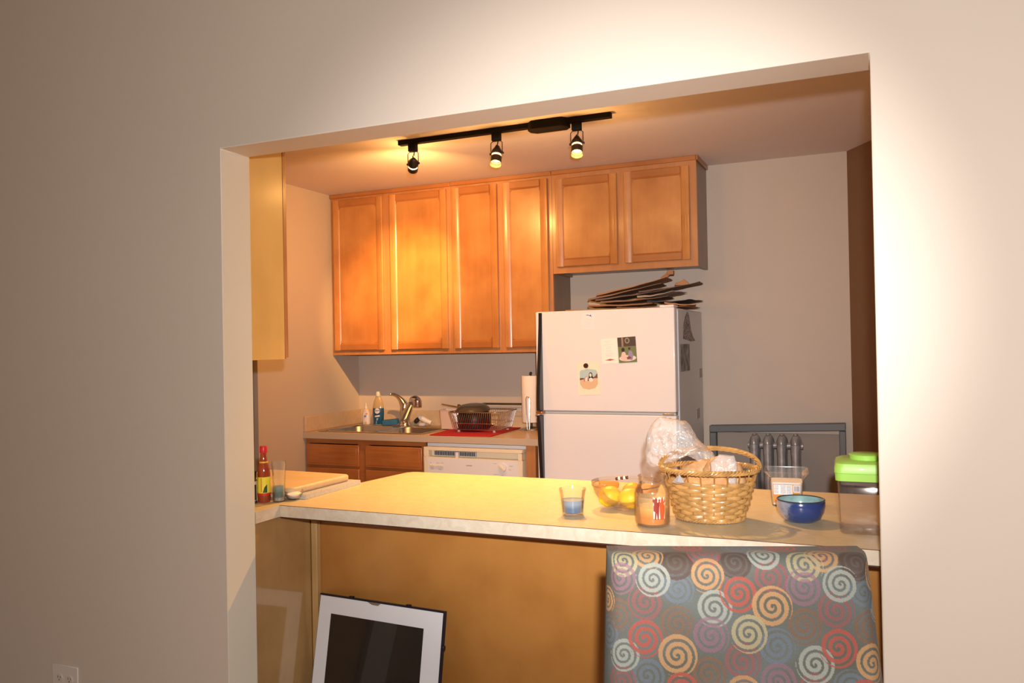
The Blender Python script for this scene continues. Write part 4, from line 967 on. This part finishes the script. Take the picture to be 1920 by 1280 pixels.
b = MB(); b.lathe([(.001, .2062), (.044, .2062), (.0445, .217), (.047, .2175), (.047, .2195), (.043, .222), (.001, .2225)], 40, Matrix.Translation((.0, -.008, 0))); b.build('knob', gr, ld, smooth=True, ang=35)
rr_loft([(.066, .066, .016, .150), (.070, .070, .016, .146), (.070, .070, .016, .138), (.064, .064, .016, .138)], True, True).build('lid_seal', plain('clear_dark_seal', (.16, .11, .09), .3, alpha=.65), ld)

# ------------------------------------------------------------------ things on the left counter
t = thing('hot_sauce_bottle', (1.322, .300, Z0), 'red hot sauce bottle with red cap and yellow label, behind the clear tumbler', 'bottle')
b = MB(); b.lathe([(.001, 0), (.022, 0), (.0235, .004), (.0235, .100), (.021, .120), (.0145, .148), (.0115, .165), (.0110, .178), (.001, .178)], 32); b.build('bottle', plain('red_sauce_glass', (.30, .05, .02), .08, coat=.8), t, smooth=True, ang=60)
b = MB(); b.lathe([(.001, .1785), (.0135, .1785), (.014, .182), (.0135, .200), (.012, .203), (.001, .203)], 24); b.build('cap', plain('red_cap', (.55, .02, .03), .35), t, smooth=True)
b = MB(); b.surf([(.0238, .034), (.0238, .092)], 32); l = b.build('label', plain('yellow_label', (.80, .72, .05), .45), t, smooth=True)
b = MB(); b.surf([(.0240, .026), (.0240, .0335)], 32); b.build('label_stripe', plain('red_label', (.62, .03, .02), .45), l, smooth=True)
b = MB(); b.surf([(.0150, .1475), (.0158, .1425)], 32); b.build('neck_label', plain('yellow_neck', (.75, .50, .05), .45), t, smooth=True)
on_cyl(l, 'green_mark', [(.006, 0), (.022, 0), (.022, .030), (.012, .020)], .0240, (.02, .08, .04), R(-75), .036)
b = MB()
for i in range(9): b.box(-.0015, .0015, -.0250, -.0243, .040 + i * .0055, .0435 + i * .0055, Matrix.Rotation(R(18), 4, 'Z'))
b.build('vertical_print', plain('label_red_print', (.45, .1, .03), .5), l)
t = thing('clear_tumbler', (1.372, .322, Z0), 'ridged clear plastic tumbler with teal liquid at the bottom, leftmost counter', 'tumbler')
b = MB(); pr = [(.001, 0), (.0205, 0), (.022, .003), (.0215, .012), (.0225, .016), (.022, .055), (.023, .060), (.0220, .066), (.0235, .072), (.0225, .078), (.024, .086), (.0235, .100), (.026, .128), (.0262, .148), (.0255, .148), (.0252, .128), (.0225, .10), (.0205, .06), (.0205, .004), (.001, .004)]
b.lathe(pr, 36); b.build('cup', glassy('tumbler_plastic', (.97, .98, .98), .06, .03, 1.0), t, smooth=True, ang=60)
b = MB(); b.lathe([(.001, .016), (.0200, .016), (.0202, .056), (.001, .056)], 30); b.build('liquid', waxmat('teal_liquid', (.03, .13, .13), (.17, .30, .30), .044, .010), t, smooth=True)
b = MB(); b.lathe([(.001, .0045), (.0198, .0045), (.0198, .0155), (.001, .0155)], 30); b.build('bottom_layer', plain('grey_sediment', (.28, .27, .26), .3, bump=.6, bscale=300, var=.5, vscale=120), t, smooth=True)
t = thing('black_capped_bottle', (1.297, .262, Z0), 'short dark bottle with a black cap and white-and-black label beside the left jamb', 'bottle')
b = MB(); b.lathe([(.001, 0), (.0195, 0), (.020, .003), (.020, .082), (.016, .090), (.001, .090)], 30); b.build('bottle', plain('dark_glass', (.02, .03, .02), .12, coat=.6), t, smooth=True)
b = MB(); b.lathe([(.001, .0905), (.018, .0905), (.0185, .092), (.0185, .112), (.017, .115), (.001, .115)], 26); b.build('cap', 'black', t, smooth=True)
b = MB(); b.surf([(.0202, .010), (.0202, .080)], 30); l = b.build('label', plain('pale_label', (.52, .47, .40), .5), t, smooth=True)
on_cyl(l, 'black_band', [(-.001, .012), (.030, .012), (.030, .068), (-.001, .068)], .0203, (.015, .018, .015), R(-78), .0)
b = MB()
for i in range(10): b.box(-.004, .004, -.0215, -.0210, .020 + i * .005, .0225 + i * .005, Matrix.Rotation(R(32), 4, 'Z'))
b.build('print', plain('grey_print', (.35, .36, .36), .5), l)
# ribbed mat, board, salt dish
t = thing('ribbed_drying_mat', (1.2, .56, Z0), 'white ribbed mat under the wooden cutting board', 'mat')
b = MB(); b.box(.98, 1.442, .385, .742, Z0, Z0 + .008)
for i in range(38): yv = .389 + i * .0093; b.box(.979, 1.4435, yv, yv + .0046, Z0, Z0 + .017)
rel(b.build('ribs', plain('off_white_plastic', (.62, .56, .46), .5), t), t)
b = MB(); b.rbox(-.215, .215, -.180, .180, 0, .026, .03, 6); o = b.build('cutting_board', wood('pale_board_wood', (.52, .38, .22), (.64, .49, .31), axis=0, rough=.5, coat=0), bevel=.009, bseg=4); o.location = (1.196, .540, Z0 + .0178); o.rotation_euler = (0, 0, R(-2))
tag(o, 'thick pale wooden cutting board with rounded corners on the left counter', 'cutting board')
t = thing('salt_dish', (1.398, .372, Z0), 'small glass dish heaped with white salt beside the cutting board', 'dish')
b = MB(); b.lathe([(.001, 0), (.018, 0), (.026, .008), (.0335, .022), (.0355, .034), (.0345, .034), (.0325, .022), (.025, .0105), (.001, .003)], 36); b.build('dish', 'glass', t, smooth=True, ang=60)
b = MB(); b.lathe([(.001, .0042), (.017, .0055), (.0245, .0115), (.030, .022), (.018, .027), (.001, .029)], 30); b.build('salt', plain('salt_white', (.88, .82, .76), .8), t, smooth=True)

# ------------------------------------------------------------------ things at the sink
ZS = .914 + .0006
t = thing('hand_soap_bottle', (.138, 2.735, .9192), 'small clear hand soap bottle with pale label in the sink corner', 'bottle')
b = MB(); b.lathe([(.001, 0), (.028, 0), (.030, .003), (.030, .06), (.027, .09), (.018, .106), (.012, .110), (.001, .110)], 28, sy=.7); b.build('bottle', plain('pinkish_clear_soap', (.70, .55, .46), .15, coat=.7), t, smooth=True, ang=60)
b = MB(); b.lathe([(.001, .1102), (.012, .1102), (.011, .125), (.005, .128), (.0045, .150), (.001, .150)], 18); b.build('pump', plain('clear_white_pump', (.78, .68, .58), .3), t, smooth=True)
b = MB(); b.surf([(.0303, .008), (.0303, .062), (.0277, .088)], 28, sy=.71); l = b.build('label', plain('white_soap_label', (.76, .68, .64), .4), t, smooth=True)
for c, s, z, rr_ in (((.80, .28, .05), .006, .016, .008), ((.10, .12, .35), .002, .060, .008), ((.80, .25, .12), .012, .078, .008), ((.30, .50, .25), -.020, .014, .009)):
    on_cyl(l, 'label_mark', ell(s, z, rr_, rr_ * .6), .0300, c, R(-75), 0, .0015)
t = thing('dish_soap_bottle', (.238, 2.735, .9192), 'clear dish soap bottle of blue liquid, labelled, left of the faucet', 'bottle')
b = MB(); b.lathe([(.001, 0), (.036, 0), (.039, .004), (.041, .05), (.043, .09), (.041, .13), (.032, .165), (.020, .190), (.016, .196), (.001, .196)], 32, sy=.62); b.build('bottle', plain('clear_amber_plastic', (.50, .36, .20), .12, coat=.8), t, smooth=True, ang=60)
b = MB(); b.surf([(.0395, .004), (.0415, .05), (.0435, .09), (.0428, .115)], 32, sy=.63); bl_ = b.build('blue_liquid', plain('blue_soap', (.005, .075, .16), .15, coat=.6), t, smooth=True)
b = MB(); b.lathe([(.001, .1965), (.016, .1965), (.0165, .212), (.013, .216), (.0125, .228), (.001, .230)], 22); b.build('cap', plain('clear_cap', (.62, .62, .52), .3), t, smooth=True)
lc = R(-72)
wht = plain('label_pale_white', (.72, .70, .72), .5)
on_cyl(t, 'oval_logo', ell(0, .097, .018, .019, 26), .0318, (1, 1, 1), lc, 0, .0025, mat=wht)
on_cyl(t, 'label_strip', [(-.018, .054), (.019, .058), (.019, .070), (-.018, .064)], .0318, (1, 1, 1), lc, 0, .0010, mat=wht)
on_cyl(t, 'label_drop', [(0, .030), (.006, .040), (.008, .048), (-.008, .046), (-.006, .038)], .0318, (1, 1, 1), lc, 0, .0010, mat=plain('pale_blue_mark', (.25, .40, .50), .5))
# lettering sits on the front of the logo
dx, dy = math.cos(lc), math.sin(lc)
text('Dawn', 'logo_lettering', .0175, plain('navy_lettering', (.02, .04, .16), .5), t, (dx * .0362, dy * .0362, .101), (PI / 2, 0, lc + PI / 2), .0003)
b = MB(); b.rbox(-.055, .055, -.030, .030, -.018, .018, .012); o = b.build('blue_sponge', plain('blue_sponge_foam', (.04, .15, .27), .9, bump=.8, bscale=130), bevel=.006); o.location = (.348, 2.715, .9405); o.rotation_euler = (R(4), R(-6), R(14))
tag(o, 'blue sponge lying on the sink edge between dish soap and faucet', 'sponge')
t = thing('scrub_brush', (.585, 2.745, .9190), 'white scrub brush with a dark bristle head right of the faucet', 'brush')
b = MB(); b.tube([(.062, .0, .020), (.03, -.01, .034), (.0, -.02, .052), (-.018, -.024, .060)], [.015, .017, .018, .014], 14); b.build('handle', plain('white_brush_plastic', (.80, .72, .64), .35), t, smooth=True)
b = MB(); b.lathe([(.001, 0), (.020, .0), (.024, .008), (.020, .018), (.001, .018)], 22, Matrix.Translation((-.022, -.03, .032)) @ Matrix.Rotation(R(-50), 4, 'Y')); b.build('bristle_head', 'black', t, smooth=True)
b = MB(); b.lathe([(.001, 0), (.022, .001), (.026, .010), (.018, .02), (.001, .02)], 22, Matrix.Translation((.012, -.035, .001))); b.build('scrub_base', plain('grey_white_bristle', (.60, .58, .60), .6), t, smooth=True)
# red mat
b = MB(); b.prism([(.922, 2.236), (1.318, 2.262), (1.295, 2.765), (.868, 2.765)], ZS, ZS + .006, 'z'); o = b.build('red_drying_mat', plain('red_microfibre', (.42, .012, .02), .9, bump=.6, bscale=200), bevel=.002)
tag(o, 'bright red drying mat under the dish rack', 'mat')
ZM = ZS + .0066
# white tub
t = thing('utensil_tub', (.885, 2.600, ZM), 'pale translucent plastic tub at the left end of the dish rack', 'tub')
b = rr_loft([(.062, .045, .012, 0), (.070, .052, .014, .118), (.073, .055, .014, .119), (.073, .055, .014, .122), (.067, .049, .012, .122), (.060, .043, .012, .004)]); b.build('tub', plain('frosted_pink_plastic', (.62, .46, .38), .45), t, smooth=True, ang=45)
b = MB(); b.tube([(.05, -.01, .10), (.03, -.01, .135), (-.02, -.012, .142), (-.07, -.014, .150), (-.10, -.018, .156)], [.006, .007, .006, .005, .005], 8, flat=(1, .6)); b.build('wooden_spoon', wood('dark_spoon_wood', (.10, .03, .012), (.18, .06, .02), axis=0), smooth=True).parent = None
o = bpy.data.objects['wooden_spoon']; o.location = (.92, 2.60, ZM + .002); tag(o, 'dark wooden utensil handle lying across the tub', 'utensil')
# dish rack
t = thing('dish_rack', (1.145, 2.52, ZM), 'chrome wire dish rack standing on the red mat', 'dish rack')
def rk(s, z):   # ring at height, s scale 0 bottom .. 1 top
    hx, hy = .140 + .028 * s, .125 + .035 * s; out = []
    for cx, cy, a0 in ((hx - .03, hy - .03, 0), (-hx + .03, hy - .03, 90), (-hx + .03, -hy + .03, 180), (hx - .03, -hy + .03, 270)):
        for k in range(5): a = R(a0 + 90 * k / 4); out.append((cx + .03 * math.cos(a), cy + .03 * math.sin(a), z))
    return out
b = MB(); b.tube(rk(1, .125), .0032, 8, closed=True); b.build('top_rim', 'bronzeclip' if 0 else 'chrome', t, smooth=True)
b = MB(); b.tube(rk(0, .016), .0028, 8, closed=True); b.tube(rk(.4, .055), .0018, 6, closed=True); b.build('lower_rim', 'chrome', t, smooth=True)
b = MB()
for i in range(-12, 13):
    x = i * .0112
    b.tube([(x * 1.17, -.160, .125), (x * 1.05, -.128, .020), (x, -.10, .010), (x, .10, .010), (x * 1.05, .128, .020), (x * 1.17, .160, .125)], .0012, 6)
for j in range(-8, 9):
    y = j * .0135; 
    for sx in (-1, 1): b.tube([(sx * .168, y * 1.22, .125), (sx * .142, y, .018)], .0015, 6)
b.build('wires', 'chrome', t, smooth=True)
for sx in (-1, 1):
    for sy in (-1, 1): bb2 = MB(); bb2.cyl((sx * .12, sy * .10, 0), (sx * .12, sy * .10, .012), .009, .008, 14); bb2.build('foot', plain('pale_rubber_foot', (.55, .45, .4), .6), t, smooth=True)
# black pot upside down & frying pan on top
t = thing('black_pot', (1.085, 2.515, ZM + .018), 'black pot drying upside down inside the wire rack', 'pot')
b = MB(); b.lathe([(.098, .0), (.102, .0), (.104, .005), (.106, .05), (.104, .085), (.085, .105), (.001, .107)], 44, closed=False); b.build('pot', plain('black_enamel', (.006, .006, .006), .4, spec=.3), t, smooth=True, ang=50)
b = MB(); b.tube([(.102, .02, .02), (.125, .02, .02), (.128, -.0, .02), (.125, -.02, .02), (.102, -.02, .02)], .005, 8); b.build('handle', 'black', t, smooth=True)
t = thing('frying_pan', (1.085, 2.50, ZM + .132), 'dark frying pan resting face down on top of the black pot', 'pan'); t.rotation_euler = (R(6), R(2), R(-12))
b = MB(); b.lathe([(.108, -.004), (.111, -.002), (.100, .012), (.082, .026), (.060, .031), (.001, .032)], 44); b.build('pan', plain('dark_grey_nonstick', (.055, .045, .035), .32, coat=.2), t, smooth=True, ang=50)
b = MB(); b.tube([(-.10, .0, .002), (-.118, .0, .010), (-.130, .012, .018), (-.128, .022, .018), (-.112, .018, .012), (-.10, .012, .004)], .004, 8); b.build('loop_handle', plain('brown_metal', (.20, .09, .04), .35, metal=.7), t, smooth=True)
# black wire shelf behind the rack
t = thing('wire_shelf', (1.19, 2.795, ZS), 'black wire over-counter shelf behind the dish rack', 'wire shelf')
b = MB()
for y in (-.035, .035): b.tube([(-.19, y, .002), (-.19, y, .150), (-.185, y, .154), (.145, y, .154), (.15, y, .150), (.15, y, .002)], .0035, 8)
for i in range(38): x = -.185 + i * .009; b.tube([(x, -.037, .156), (x, .037, .156)], .0016, 5)
b.tube([(.15, .0, .154), (.22, .015, .158)], .003, 6)
b.build('frame', plain('black_wire', (.03, .02, .014), .45), t, smooth=True)
# paper towel
t = thing('paper_towel_holder', (1.400, 2.690, ZS), 'paper towel roll on a chrome upright holder by the refrigerator', 'paper towel holder')
b = MB(); b.lathe([(.001, 0), (.078, 0), (.080, .004), (.070, .012), (.030, .018), (.012, .022), (.001, .022)], 40); b.build('base', 'chrome', t, smooth=True)
b = MB(); b.cyl((0, 0, .02), (0, 0, .352), .006, seg=12); b.ball((0, 0, .356), .009); b.build('post', 'bronze', t, smooth=True)
b = MB(); b.tube([(-.002, -.068, .008), (-.008, -.068, .20), (-.001, -.068, .212), (.008, -.068, .212), (.015, -.068, .20), (.012, -.068, .008)], .0032, 8); b.build('tension_arm', 'chrome', t, smooth=True)
b = MB(); b.lathe([(.020, .050), (.058, .050), (.0595, .053), (.0595, .338), (.058, .341), (.020, .341)], 48, closed=True); b.build('towel_roll', plain('towel_paper', (.84, .74, .66), .85, bump=.5, bscale=160), t, smooth=True, ang=50)
